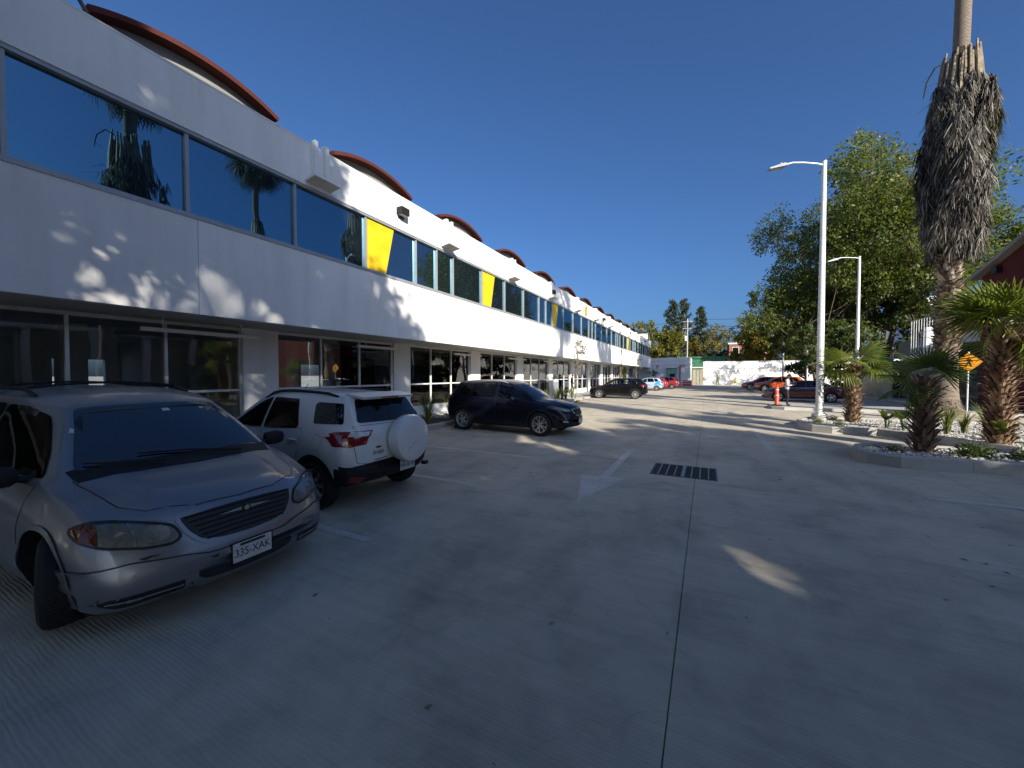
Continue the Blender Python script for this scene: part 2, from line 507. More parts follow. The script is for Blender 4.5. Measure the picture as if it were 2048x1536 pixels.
# ------------------------------------------------------------------ kerbs, planters, sidewalks
def offset_poly(poly, d):
    n = len(poly); out = []
    for i in range(n):
        p0, p1, p2 = Vector(poly[i - 1]), Vector(poly[i]), Vector(poly[(i + 1) % n])
        e1, e2 = (p1 - p0).normalized(), (p2 - p1).normalized()
        n1, n2 = Vector((-e1.y, e1.x)), Vector((-e2.y, e2.x))
        b = (n1 + n2); b /= max(b.dot(n1), .3) if b.length > 1e-6 else 1
        out.append((p1.x + b.x * d, p1.y + b.y * d))
    return out
def planter(name, poly, label, h=.17, w=.15, piece=1.2):
    """kerb ring of separate kerb stones round a bed of soil (poly counter-clockwise)"""
    root = empty(name, (0, 0, 0), 0, label, 'planter')
    inner = offset_poly(poly, w)
    b = offset_poly(poly, w * .8)
    vs = [(x, y, h - .05) for x, y in b]
    link('soil', rawmesh('soil', vs, [tuple(range(len(vs)))], M['soil']), root)
    n = len(poly)
    for i in range(n):
        A, B, C, D = (Vector(q) for q in (poly[i], poly[(i + 1) % n], inner[(i + 1) % n], inner[i]))
        ln = (B - A).length
        k = max(1, round(ln / piece))
        for j in range(k):
            t0, t1 = j / k + (.003 / ln if j else 0), (j + 1) / k - (.003 / ln if j < k - 1 else 0)
            o0, o1 = A.lerp(B, t0), A.lerp(B, t1)
            i0, i1 = D.lerp(C, t0), D.lerp(C, t1)
            dz = rng.uniform(-.006, .004)
            q = .022
            def inn(o, i_): return o + (i_ - o) * (q / w)
            vs = [(*o0, -.05), (*o1, -.05), (*i1, -.05), (*i0, -.05),
                  (*o0, h - q + dz), (*o1, h - q + dz), (*i1, h - q + dz), (*i0, h - q + dz),
                  (*inn(o0, i0), h + dz), (*inn(o1, i1), h + dz), (*inn(i1, o1), h + dz), (*inn(i0, o0), h + dz)]
            fs = [(0, 1, 5, 4), (1, 2, 6, 5), (2, 3, 7, 6), (3, 0, 4, 7), (4, 5, 9, 8), (5, 6, 10, 9), (6, 7, 11, 10), (7, 4, 8, 11), (8, 9, 10, 11)]
            MB().add(vs, fs).build('kerb_stone', M['kerb'], root)
    return root
isl1 = [(2.86, 10.95), (3.0, 10.42), (3.42, 10.12), (5.5, 10.36), (9.5, 10.8), (9.5, 12.6), (6.6, 12.3), (3.6, 11.95), (3.1, 11.6)]
planter('near_planter', isl1, 'nearest concrete kerbed planter holding the shaded dark palm', .24)
isl2 = [(2.86, 16.0), (3.05, 15.35), (3.5, 15.1), (4.6, 15.2), (5.1, 14.7), (6.3, 12.75), (12.5, 13.6), (12.5, 19.2), (5.6, 18.8), (3.5, 18.3), (2.95, 17.2)]
planter('middle_planter', isl2, 'sunlit concrete kerbed planter with lamp post and shaggy palms', .22)

def slab(name, poly, h, m, label=None, cat=None, kind='structure'):
    o = MB().prism([(x, y) for x, y in poly], -.05, h, plane='XY').build(name, m)
    return tag(o, label, cat, kind=kind)
sw = slab('sidewalk', [(3.1, 24.4), (3.6, 24.05), (14, 24.6), (14, 27.2), (3.5, 26.6), (3.1, 26.1)], .15, M['sidewalk'])
sw2 = slab('forecourt_pavement', [(12.2, 5), (40, 5), (40, 24.59), (14.02, 24.59), (14.02, 44), (11.3, 44), (11.3, 27.4), (12.2, 27.3)], .14, M['sidewalk'])

# long planting strip and walkway along the white building
XK, XF, XG = -8.2, -8.8, -10.75
walk = slab('walkway', [(-10.95, 27.62), (-8.22, 27.62), (-8.22, 70), (-10.95, 70)], .13, M['sidewalk'])
strip = [(XK, -9), (XK, 27.5), (-10.70, 27.5), (-10.70, -9)]
planter('facade_planter', strip, 'long kerbed planting strip at the foot of the white building', .17, .16, 1.0)

# wheel stops
for k, (y, w) in enumerate(((6.35, 'in the empty bay beside the white car'), (8.9, 'in the bay just before the dark blue car'), (11.3, 'behind the rear wheels of the dark blue car'),
                            (18.4, 'first in the empty sunlit bays'), (20.6, 'second in the empty sunlit bays'), (22.8, 'third in the empty sunlit bays'), (25.0, 'last in the sunlit bays by the young tree'))):
    ws = empty('wheel_stop', (-7.78, y, 0), 0, 'black and yellow rubber wheel stop ' + w, 'wheel stop', 'rubber wheel stops')
    prof = [(-.075, 0), (-.06, .06), (-.03, .10), (.03, .10), (.06, .06), (.075, 0)]
    MB().prism(prof, -.85 / 2, .85 / 2).build('block', M['black_rubber'], ws)
    for s in (-.26, 0, .26):
        p2 = [(.082, .004), (.0655, .066), (.033, .1055), (-.033, .1055), (-.0655, .066), (-.082, .004), (-.078, .004), (-.062, .058), (-.03, .098), (.03, .098), (.062, .058), (.078, .004)]
        MB().prism(p2, s - .055, s + .055).build('yellow_band', M['yellow'], ws)

# ------------------------------------------------------------------ the long white building
BY0, BY1 = -9.0, 70.3
B = empty('office_building', (XG, BY0, 0), 0, 'long white two storey building with barrel vault roofs and ribbon windows', 'building')
def bpart(mb, name, m, parent=None, smooth=None):
    o = mb.build(name, m, parent or B, smooth)
    if parent is None: o.location = (-XG, -BY0, 0)
    return o
Z_SOF, Z_SILL, Z_HEAD, Z_PAR = 3.02, 4.84, 6.50, 7.53
# band in cast panels divided by thin joints
pj = [BY0, -6.9, -1.5, 3.83, 9.16, 14.49, 19.82, 26.3, 33.0, 38.5, 43.8, 49.1, 54.4, 59.7, 65.0, BY1]
for i in range(len(pj) - 1):
    bpart(MB().box((XF - .22, pj[i] + .004, Z_SOF), (XF, pj[i + 1] - .004, Z_SILL)), 'band_panel', M['stucco'])
bpart(MB().box((XF - .20, BY0, Z_SOF + .02), (XF - .03, BY1, Z_SILL - .01)), 'band_core', M['joint'])
bpart(MB().box((XF - .30, BY0, Z_HEAD), (XF, BY1, Z_PAR)).box((XF - .33, BY0, Z_PAR), (XF + .008, BY1, Z_PAR + .035)), 'parapet', M['stucco'])
bpart(MB().box((-20, BY0, 3.06), (XF - .23, BY1, 3.12)), 'soffit', M['soffit'])
bpart(MB().box((XF - .5, BY1 - .25, 0), (XF + .0, BY1 + .002, Z_SOF)).box((-20, BY1 - .2, 0), (XF - .51, BY1, 9.0)), 'end_wall', M['stucco'])
bpart(MB().box((-20, BY0 - .2, 0), (XF - .2, BY0, 7.6)), 'end_wall', M['stucco'])
bw_ = MB().box((-20.2, BY0, 3.05), (-20, BY1, 9.0))
_y = BY0
for y in (-3.6, -.5, 2.0, 4.4, 7.4, 9.6, 13.4, 16.9, 19.4, 22.0, 24.4, 33.0, 38.5, 42.0, 53.0):
    bw_.box((-20.2, _y, 0), (-20, y, 3.049)).box((-20.2, y, 0), (-20, y + 1.3, .9)).box((-20.2, y, 2.4), (-20, y + 1.3, 3.049)); _y = y + 1.3
bw_.box((-20.2, _y, 0), (-20, BY1, 3.049))
bpart(bw_, 'back_wall', M['stucco'])
bpart(MB().box((-19.98, BY0 + .1, 7.0), (XF - .31, BY1 - .3, 7.1)), 'roof_deck', M['grey_conc'])
bpart(MB().box((-19.98, BY0 + .1, 4.55), (XF - .23, BY1 - .3, 4.8)), 'upper_floor', M['grey_conc'])
bpart(MB().box((-19.98, BY0 + .1, -.02), (XG - .16, BY1 - .3, .2)), 'ground_floor', M['sidewalk'])

# ribbon windows of the upper floor
PER = 5.33
mull = [1.57 + 2.135 * k for k in range(-5, 33)]
mull = [y for y in mull if BY0 + .4 < y < BY1 - .5]
ext = [11.23, 21.87, 32.5, 43.1, 53.8, 64.4]
mull = sorted([BY0 + .05] + mull + ext + [BY1 - .3])
for i in range(len(mull) - 1):
    y0, y1 = mull[i], mull[i + 1]
    if y1 - y0 < .3: continue
    fr = MB()
    fr.box((XF - .20, y0 - .03, Z_SILL + .09), (XF - .05, y0 + .03, Z_HEAD - .07))          # mullion
    fr.box((XF - .20, y0 - .03, Z_SILL + .002), (XF + .015, y1 - .032, Z_SILL + .088))        # sill rail
    fr.box((XF - .20, y0 - .03, Z_HEAD - .068), (XF - .02, y1 - .032, Z_HEAD - .002))        # head rail
    w = bpart(fr, 'ribbon_window', M['frame_grey'] if y0 < 9 else M['aluminium'])
    p = MB().box((XF - .13, y0 + .028, Z_SILL + .086), (XF - .12, y1 - .028, Z_HEAD - .066)).build('pane', M['solar'], w)
# yellow trapezoid panels in the ribbon
for y in (8.03, 14.46, 22.96, 48.7):
    t = MB().prism([(y + .02, Z_SILL + .10), (y + .72, Z_SILL + .10), (y + 1.07, Z_HEAD - .08), (y + .02, Z_HEAD - .08)], XF - .10, XF - .075, plane='YZ')
    bpart(t, 'yellow_panel', M['yellow'])

# barrel vaults over each bay, with a recessed concrete wall under each
def vault(y0, y1, zb, rise, n=18):
    ym, hw = (y0 + y1) / 2, (y1 - y0) / 2
    rad = (hw * hw + rise * rise) / (2 * rise)
    zc = zb + rise - rad
    a = math.asin(hw / rad)
    arc = lambda r: [(ym + r * math.sin(-a + 2 * a * k / n), zc + r * math.cos(-a + 2 * a * k / n)) for k in range(n + 1)]
    return arc(rad), arc(rad - .11)
for k in range(-2, 12):
    y1 = 6.55 + PER * k
    y0 = y1 - 3.65
    if y1 > BY1: break
    up, lo = vault(y0, y1, 8.90, .40)
    sh = MB().prism(up + lo[::-1], -19.5, -10.55, plane='YZ')
    v = bpart(sh, 'roof_vault', M['vault_red'], smooth=40)
    t = [(y0 + .35, 7.1)] + [(a, b - .004) for a, b in lo[1:-1]] + [(y1 - .35, 7.1)]
    MB().prism(t, -11.1, -10.86, plane='YZ').build('tympanum', M['grey_conc'], v)
# roof spouts with twin fins in each valley
for k in range(-1, 13):
    y = 6.42 + PER * k
    if y > BY1 - 1: break
    s = MB()
    s.box((XF + .002, y - .20, 6.62), (XF + .16, y - .10, 7.62)).box((XF + .002, y + .10, 6.62), (XF + .16, y + .20, 7.62))
    s.box((XF + .002, y - .098, 6.72), (XF + .06, y + .098, 7.52))
    sp = bpart(s, 'roof_spout', M['stucco'])
    MB().add([(XF + .004, y - .36, 6.58), (XF + .38, y - .36, 6.64), (XF + .38, y + .36, 6.64), (XF + .004, y + .36, 6.58),
              (XF + .004, y - .36, 6.64), (XF + .38, y - .36, 6.70), (XF + .38, y + .36, 6.70), (XF + .004, y + .36, 6.64)],
             [(3, 2, 1, 0), (4, 5, 6, 7), (0, 1, 5, 4), (1, 2, 6, 5), (2, 3, 7, 6), (3, 0, 4, 7)]).build('ledge', M['stucco'], sp)
# black box wall lamps on the parapet
for y in (9.31, 22.6, 35.9, 49.2, 62.5):
    wl = bpart(MB().box((XF + .002, y - .17, 6.92), (XF + .24, y + .17, 7.14)).box((XF + .002, y - .12, 6.84), (XF + .05, y + .12, 6.92)), 'wall_lamp', M['black_plastic'])
    MB().box((XF + .03, y - .13, 6.905), (XF + .21, y + .13, 6.918)).build('lens', M['white_lens'], wl)
# gold emblem and grey lettering strip on the parapet
em = [(0, -.55), (.16, -.42), (.22, -.2), (.16, .0), (.24, .25), (.15, .46), (.05, .56), (-.06, .5), (-.02, .36), (-.16, .25), (-.22, 0), (-.14, -.16), (-.2, -.34)]
bpart(MB().prism([(30.2 + a * 1.7, 7.0 + b * .9) for a, b in em], XF + .004, XF + .03, plane='YZ'), 'gold_emblem', M['gold'])
lt = MB()
for r_ in range(3):
    for c_ in range(5):
        if rng.random() < .85:
            lt.box((XF + .003, 28.45 + c_ * .25, 6.82 + r_ * .18), (XF + .015, 28.45 + c_ * .25 + rng.uniform(.10, .2), 6.88 + r_ * .18))
bpart(lt, 'small_lettering', M['frame_grey'])
# loose black cable over the parapet
cab = [(XF - .1, 1.0, 8.05), (XF - .12, 1.5, 8.3), (XF - .15, 2.0, 8.15), (XF - .2, 2.35, 7.9), (XF - .22, 2.5, 7.66)]
bpart(MB().tube(cab, .03, 8), 'roof_cable', M['black_rubber'], smooth=60)

# ground floor: piers, sill walls, glazing
bays = [1.17 + PER * k for k in range(-2, 13)]
for k, y0 in enumerate(bays):
    y1 = y0 + 4.42
    pier = MB().box((XG - .42, y1 + .002, 0), (XG + .06, y0 + PER - .002, 3.059))
    if y1 < BY1 - .6: bpart(pier, 'pier', M['stucco'])
    if y1 > BY1 - .5: continue
    door_bay = (k == 7)
    if k in (9, 11):
        pass
    zs = .20 if door_bay else .50
    bpart(MB().box((XG - .20, y0, 0), (XG, y1, zs)), 'sill_wall', M['stucco'])
    e = .045
    fr = MB()
    ms = [y0 + e / 2, y0 + 1.40, y0 + 2.88, y1 - e / 2]
    for y in ms: fr.box((XG - .13, y - e / 2 - .004, zs + .04), (XG - .03, y + e / 2 + .004, 2.98))
    fr.box((XG - .14, y0, zs + .001), (XG - .02, y1, zs + .04)).box((XG - .14, y0, 2.98), (XG - .02, y1, 3.055))
    for a, b in zip(ms, ms[1:]):
        fr.box((XG - .12, a + e / 2 + .005, 1.42), (XG - .035, b - e / 2 - .005, 1.475))
    w = bpart(fr, 'shop_window', M['frame_white'] if k > 2 else M['aluminium'])
    for a, b in zip(ms, ms[1:]):
        for z0, z1 in ((zs + .04, 1.42), (1.475, 2.98)):
            MB().box((XG - .085, a + e / 2, z0), (XG - .077, b - e / 2, z1)).build('pane', M['shopglass'], w)
    # linear lamp under the soffit
    ll = MB().box((XG + .55, y0 + 2.25, 2.74), (XG + .63, y1 + .12, 2.82))
    for y in (y0 + 2.6, y1 - .3): ll.tube([(XG + .59, y, 2.82), (XG + .59, y, 3.065)], .008, 6)
    bpart(ll, 'linear_lamp', M['frame_white'])
    # columns inside
    for xx in (-13.6, -16.8):
        bpart(MB().box((xx - .22, y0 + 1.9, .2), (xx + .22, y0 + 2.35, 3.06)), 'inner_column', M['stucco'])
# inner partitions give the rooms depth
for y in (-4.2, 6.1, 16.6, 27.5, 38, 49, 60):
    bpart(MB().box((-19.9, y, .2), (-12.2, y + .12, 3.06)), 'partition', M['soffit'])


# ------------------------------------------------------------------ right side buildings (red hall, glass front, green screen)
RB = empty('red_hall', (12.4, 24, 0), 0, 'dark red hall with sloping roof edge behind the palms', 'building')
def rp(mb, name, m, par=None):
    o = mb.build(name, m, par or RB)
    if par is None: o.location = (-12.4, -24, 0)
    return o
XR = 12.6
rp(MB().prism([(24.3, 0.14), (28.7, .14), (28.7, 6.86), (24.3, 8.18)], XR, XR + .3, plane='YZ'), 'red_wall', M['red_wall'])
rp(MB().box((XR + .3, 28.4, .14), (30, 28.698, 6.6)).box((XR + .3, 24.3, .14), (30, 24.6, 7.9)), 'side_wall', M['red_wall'])
rp(MB().prism([(29.0, 6.785), (29.0, 6.98), (23.9, 8.51), (23.9, 8.315)], XR - .35, 30, plane='YZ'), 'roof', M['grey_conc'])
rp(MB().box((XR - .2, 27.2, 6.78), (XR - .01, 27.6, 7.08)), 'roof_bracket', M['black_plastic'])
gfm = MB()
for y in (28.8, 29.9, 31.1, 32.1): gfm.box((XR + .05, y - .03, .14), (XR + .13, y + .03, 3.4))
gfm.box((XR + .05, 28.83, 2.4), (XR + .13, 32.07, 2.46)).box((XR + .0, 28.77, 3.4), (XR + .2, 32.13, 3.6))
gw = rp(gfm, 'entrance_front', M['black_plastic'])
for a, b in ((28.83, 29.87), (29.93, 31.07), (31.13, 32.07)):
    MB().box((XR + .085, a, .16), (XR + .095, b, 2.4)).box((XR + .085, a, 2.46), (XR + .095, b, 3.4)).build('pane', M['dark_glass'], gw)
AN = empty('annex', (12.4, 36, 0), 0, 'pale annex with roof railing and white fascia beside the red hall', 'building')
def ap(mb, name, m, par=None):
    o = mb.build(name, m, par or AN)
    if par is None: o.location = (-12.4, -36, 0)
    return o
ap(MB().box((XR + .1, 32.2, .14), (28, 43.9, 2.9)), 'wall', M['grey_conc'])
ap(MB().box((XR - .3, 32.2, 2.9), (28, 36.8, 3.12)), 'fascia', M['frame_white'])
ap(MB().box((XR + 1.6, 32.3, 3.125), (28, 43.0, 4.5)), 'upper_wall', M['sidewalk'])
ap(MB().box((XR + .4, 35.2, 3.125), (XR + .75, 35.6, 5.0)), 'chimney_post', M['stucco_far'])
rl = MB()
for k in range(24):
    y = 28.9 + k * .35
    rl.tube([(XR + .25, y, 3.62 if y < 32.15 else 3.12), (XR + .25, y, 5.6)], .018, 6)
for z in (3.75, 4.7, 5.6): rl.tube([(XR + .25, 28.85, z), (XR + .25, 37.0, z)], .02, 6)
ap(rl, 'roof_railing', M['frame_white'])
GS = empty('green_screen', (11.9, 37, 0), 0, 'flat grey green hoarding panels between the palms and the annex', 'hoarding')
for k in range(3):
    y = 36.95 + k * 2.15
    MB().box((0, y - 37, .16), (.06, y + 2.13 - 37, 3.12)).build('panel', M['green_panel'], GS)
MB().box((-.05, -.1, .02), (.12, 6.5, .155)).build('base_beam', M['frame_white'], GS)

# ------------------------------------------------------------------ far end: perimeter wall, gate house, houses behind
PW = empty('perimeter_wall', (0, 78, 0), 0, 'long white perimeter wall closing the far end of the drive', 'wall')
MB().box((-.6, 0, -.02), (50, .35, 4.1)).build('wall_panel', M['stucco_far'], PW)
MB().box((-.62, -.10, 2.95), (50, -.002, 3.15)).build('string_course', M['stucco_far'], PW)
MB().box((-.65, -.06, 4.1), (50, .4, 4.2)).build('coping', M['stucco_far'], PW)
GH = empty('gate_house', (-6, 72, 0), 0, 'small flat roofed white gate house with mint green window', 'building')
def gp(mb, name, m, par=None):
    o = mb.build(name, m, par or GH)
    if par is None: o.location = (6, -72, 0)
    return o
gp(MB().box((-10.5, 71.2, 0), (-2.6, 79, 4.2)).box((-10.55, 71.1, 3.5), (-2.5, 79, 3.7)).box((-10.55, 71.15, 4.2), (-2.55, 79, 4.75)), 'wall', M['stucco_far'])
wdw = gp(MB().box((-6.3, 71.06, .9), (-4.7, 71.19, 2.9)), 'window', M['mint'])
MB().box((-5.7, 71.03, 1.1), (-4.95, 71.055, 2.0)).build('pane', M['dark_glass'], wdw)
gp(MB().box((-6.5, 70.9, 3.0), (-4.4, 71.19, 3.1)), 'hood', M['frame_white'])
gp(MB().box((-4.2, 71.0, 0), (-4.05, 71.15, 3.4)).box((-4.2, 71.0, 3.3), (-3.4, 71.1, 3.4)), 'red_post', mottled('red_steel', (.35, .03, .03), scale=4, rough=.5))
for k in range(6):
    gp(MB().box((-2.598, 71.7 + k * 1.2, .3), (-2.56, 72.3 + k * 1.2, 3.2)), 'pilaster', M['stucco_far'])
GT = empty('boarded_gate', (-1.6, 77, 0), 0, 'weathered boarded gate panels under a small white canopy', 'gate')
for k, (x, w, h) in enumerate(((-.75, .55, 2.9), (-.1, .45, 3.0), (.45, .5, 2.95))):
    MB().box((x, 0, 0), (x + w, .08, h)).build('board', M['wood_far'] if k != 1 else M['grey_conc'], GT)
MB().box((-1.0, -.4, 3.05), (1.05, .9, 3.2)).build('canopy', M['frame_white'], GT)

def house(name, x0, y0, x1, y1, h, wall, roofm, label, wins=3):
    r = empty(name, (x0, y0, 0), 0, label, 'building')
    MB().box((0, 0, 0), (x1 - x0, y1 - y0, h)).build('wall', wall, r)
    MB().box((-.2, -.2, h), (x1 - x0 + .2, y1 - y0 + .2, h + .35)).build('roof', roofm, r)
    for k in range(wins):
        xx = (k + .5) * (x1 - x0) / wins
        w = MB().box((xx - .7, -.05, h - 2.2), (xx + .7, -.003, h - .7)).build('window', M['frame_white'], r)
        MB().box((xx - .6, -.07, h - 2.1), (xx + .6, -.052, h - .8)).build('pane', M['dark_glass'], w)
    return r
house('green_roofed_shed', -9, 92, 3.4, 100, 5.4, M['green_roof'], M['green_roof'], 'long green sheet metal shed roof behind the gate house', 2)
house('mint_house', 3.7, 93, 10, 102, 5.2, M['mint'], M['mint'], 'mint green painted house behind the perimeter wall', 3)
house('mint_house', 23, 96, 30, 104, 4.9, M['mint'], M['mint'], 'smaller mint green house half hidden by trees above the wall', 2)
house('brick_house', 4.6, 104, 12.5, 110, 9.0, M['brick_far'], M['stucco_far'], 'brick and cream upper storey above the mint house', 3)
house('pink_house', 30.6, 97, 36, 104, 6.6, mottled('pink_wall', (.45, .25, .18), scale=2, rough=.8), M['stucco_far'], 'small pinkish house beyond the right end of the wall', 2)
house('white_block', 34, 92, 60, 106, 15, M['stucco_far'], M['stucco_far'], 'tall white block seen through the tree on the far side', 5)
sb_ = house('street_block', 38, -30, 52, 40, 7.5, mottled('umber_wall', (.16, .12, .10), scale=.4, rough=.8), M['grey_conc'], 'umber low block with white columns mirrored in the windows', 9)
for k in range(16): MB().box((-3.0, 2 + k * 4.3, 0), (-2.4, 2.6 + k * 4.3, 6.2)).build('column', M['stucco_far'], sb_)
MB().box((-3.3, 1, 6.2), (-.21, 69, 6.6)).build('porch_roof', M['stucco_far'], sb_)
# ------------------------------------------------------------------ cars
def curve(pts):
    """monotone cubic through the points"""
    xs = [p[0] for p in pts]; ys = [p[1] for p in pts]
    n = len(xs)
    if n == 1: return lambda x: ys[0]
    d = [(ys[i + 1] - ys[i]) / (xs[i + 1] - xs[i]) for i in range(n - 1)]
    m = [d[0]] + [0 if d[i - 1] * d[i] <= 0 else 2 * d[i - 1] * d[i] / (d[i - 1] + d[i]) for i in range(1, n - 1)] + [d[-1]]
    def f(x):
        if x <= xs[0]: return ys[0]
        if x >= xs[-1]: return ys[-1]
        i = max(k for k in range(n - 1) if xs[k] <= x)
        h = xs[i + 1] - xs[i]; t = (x - xs[i]) / h
        return ((1 + 2 * t) * (1 - t) ** 2 * ys[i] + t * (1 - t) ** 2 * h * m[i] + t * t * (3 - 2 * t) * ys[i + 1] + t * t * (t - 1) * h * m[i + 1])
    return f

def inpoly(p, poly):
    x, y = p; c = False
    for i in range(len(poly)):
        (x1, y1), (x2, y2) = poly[i - 1], poly[i]
        if (y1 > y) != (y2 > y) and x < (x2 - x1) * (y - y1) / (y2 - y1) + x1: c = not c
    return c

def rounded(poly, r=.04, n=3):
    out = []
    for i in range(len(poly)):
        p0, p1, p2 = Vector(poly[i - 1]), Vector(poly[i]), Vector(poly[(i + 1) % len(poly)])
        a = p1 + (p0 - p1).normalized() * min(r, (p0 - p1).length * .45)
        b = p1 + (p2 - p1).normalized() * min(r, (p2 - p1).length * .45)
        for k in range(n + 1):
            t = k / n
            q = a * (1 - t) ** 2 + p1 * 2 * t * (1 - t) + b * t * t
            out.append((q.x, q.y))
    return out

VIEWS = {'L': (lambda a, b: (a, 4, b), (0, -1, 0)), 'R': (lambda a, b: (a, -4, b), (0, 1, 0)),
         'F': (lambda a, b: (5, a, b), (-1, 0, 0)), 'B': (lambda a, b: (-5, a, b), (1, 0, 0)), 'T': (lambda a, b: (a, b, 5), (0, 0, -1))}

class Body:
    def __init__(s, S):
        C = {k: curve(v) for k, v in S.items() if isinstance(v, list) and k in ('zc', 'dr', 'yr', 'zb', 'yb', 'zw', 'yw', 'zl', 'yl', 'zs', 'ys', 'sh')}
        s.S = S; s.W = S['W']
        x0, x1 = S['zc'][0][0], S['zc'][-1][0]
        xs = set()
        n = int((x1 - x0) / .045)
        for i in range(n + 1): xs.add(round(x0 + (x1 - x0) * i / n, 4))
        for k in (.006, .014, .026, .042, .062): xs.add(round(x1 - k, 4)); xs.add(round(x0 + k, 4))
        xs = sorted(xs)
        rings = []
        for x in xs:
            zc, zs = C['zc'](x), C['zs'](x)
            h = max(zc - zs, .02)
            zr = zc - C['dr'](x)
            z = [zc, zr, C['zb'](x), C['zw'](x), C['zl'](x), zs]
            for k in range(1, 5): z[k] = min(z[k], z[k - 1] - .015 * h)
            for k in range(4, 0, -1): z[k] = max(z[k], z[k + 1] + .03 * h)
            yr, yb, yw, yl, ys = (C[q](x) for q in ('yr', 'yb', 'yw', 'yl', 'ys'))
            crz = S.get('crease')
            P = [(0, zc)]
            if crz and x > crz[0]:
                k = min((x - crz[0]) / .25, 1) * max(0, min(1, (crz[4] - x) / .22)) * crz[2]
                yc = crz[1] - (x - crz[0]) * crz[3]
                P += [(yc * .6, zc - .003), (yc, zc - .008), (yc + .05, zc - .008 - k), (yr * .9 + yc * .1, z[1] + .004 - k * .3)]
            else:
                P += [(yr * .3, zc - .06 * (zc - z[1])), (yr * .55, zc - .2 * (zc - z[1])), (yr * .75, zc - .42 * (zc - z[1])), (yr * .9, zc - .70 * (zc - z[1]))]
            bl = .5 * (z[1] - z[2])
            P += [(yr, z[1]), (yr * .66 + yb * .34 + .06 * bl, z[1] * .66 + z[2] * .34), (yr * .33 + yb * .67 + .05 * bl, z[1] * .33 + z[2] * .67), (yb, z[2])]
            P += [(yb * .45 + yw * .55 + .004, z[2] * .6 + z[3] * .4), (yw, z[3]), (yl * .5 + yw * .5, (z[3] + z[4]) / 2), (yl, z[4]), (ys, z[5] + .02 * h), (ys * .93, z[5]), (0, z[5])]
            rings.append((x, s.smooth_ring(P)))
        sh = C['sh']
        m = len(rings[0][1])
        vs, fs = [], []
        for x, P in rings:
            full = P + [(-y, z) for y, z in P[-2:0:-1]]
            for y, z in full:
                vs.append((x - sh(x) * (abs(y) / s.W) ** 2.4, y, z))
        N_ = 2 * m - 2
        for i in range(len(rings) - 1):
            for k in range(N_):
                k2 = (k + 1) % N_
                fs.append((i * N_ + k, i * N_ + k2, (i + 1) * N_ + k2, (i + 1) * N_ + k))
        fs.append(tuple(range(N_ - 1, -1, -1)))
        fs.append(tuple(range((len(rings) - 1) * N_, len(rings) * N_)))
        s.bm = bmesh.new()
        bv = [s.bm.verts.new(v) for v in vs]
        for f in fs: s.bm.faces.new([bv[i] for i in f])
        bmesh.ops.recalc_face_normals(s.bm, faces=s.bm.faces)
        s.bvh = BVHTree.FromBMesh(s.bm)
    @staticmethod
    def smooth_ring(P, sub=3):
        out = []
        for i in range(len(P) - 1):
            p0 = Vector(P[max(i - 1, 0)]); p1 = Vector(P[i]); p2 = Vector(P[i + 1]); p3 = Vector(P[min(i + 2, len(P) - 1)])
            if i == 0: p0 = Vector((-p2.x, p2.y))
            for k in range(sub):
                t = k / sub
                tang = .35
                m1 = (p2 - p0) * tang; m2 = (p3 - p1) * tang
                q = (2 * t ** 3 - 3 * t * t + 1) * p1 + (t ** 3 - 2 * t * t + t) * m1 + (-2 * t ** 3 + 3 * t * t) * p2 + (t ** 3 - t * t) * m2
                out.append((max(q.x, 0) if i else q.x, q.y))
        out.append(P[-1])
        return out
    def hit(s, a, b, view):
        of, d = VIEWS[view]
        o = Vector(of(a, b)); d = Vector(d)
        loc, nr, _, _ = s.bvh.ray_cast(o, d)
        if loc is None:
            loc, nr, _, _ = s.bvh.find_nearest(o + d * 4.2)
        if nr.dot(d) > 0: nr = -nr
        return loc, nr, d
    def patch(s, poly, view, off=.003, res=.06, skirt=.012, fit=False):
        """a sheet that follows the body inside the outline"""
        pts = []
        n = len(poly)
        for i in range(n):
            a, b = Vector(poly[i]), Vector(poly[(i + 1) % n])
            k = max(1, int((b - a).length / res))
            for j in range(k): pts.append(a.lerp(b, j / k))
        nb = len(pts)
        edges = [(i, (i + 1) % nb) for i in range(nb)]
        xs = [p.x for p in pts]; ys = [p.y for p in pts]
        inset = [tuple(p) for p in pts]
        x = min(xs) + res * .5
        while x < max(xs):
            y = min(ys) + res * .5
            while y < max(ys):
                if inpoly((x, y), inset) and min((Vector((x, y)) - p).length for p in pts) > res * .45: pts.append(Vector((x, y)))
                y += res
            x += res
        v2, _, f2, _, _, _ = delaunay_2d_cdt(pts, edges, [], 1, 1e-5)
        vs = []; dirs = None
        for p in v2:
            l, nr, d = s.hit(p.x, p.y, view); dirs = d
            vs.append(l + nr * off)
        fs = [tuple(f) for f in f2]
        if fit:
            # one smooth curved pane through the sampled points
            ax_ = 1 if view in 'LR' else 0
            ua, ub = (0, 2) if ax_ == 1 else (1, 2)
            A = np.array([[1, v[ua], v[ub], v[ua] ** 2, v[ua] * v[ub], v[ub] ** 2] for v in vs]); q = np.array([v[ax_] for v in vs])
            co_ = np.linalg.lstsq(A, q, rcond=None)[0]; y_ = A @ co_
            sg = -dirs[ax_]
            lift = max(0, float(np.percentile((q - y_) * sg, 75)))
            for v, yy in zip(vs, y_): v[ax_] = float(yy) + sg * lift
        if skirt:
            # only boundary edges get a skirt
            cnt = {}
            for f in fs:
                for i in range(len(f)):
                    e = (f[i - 1], f[i]); cnt[tuple(sorted(e))] = cnt.get(tuple(sorted(e)), 0) + 1
            mp = {}
            for (a, b), c in cnt.items():
                if c == 1:
                    for q in (a, b):
                        if q not in mp:
                            mp[q] = len(vs); vs.append(vs[q] + dirs * skirt)
                    fs.append((a, b, mp[b], mp[a]))
        return vs, fs
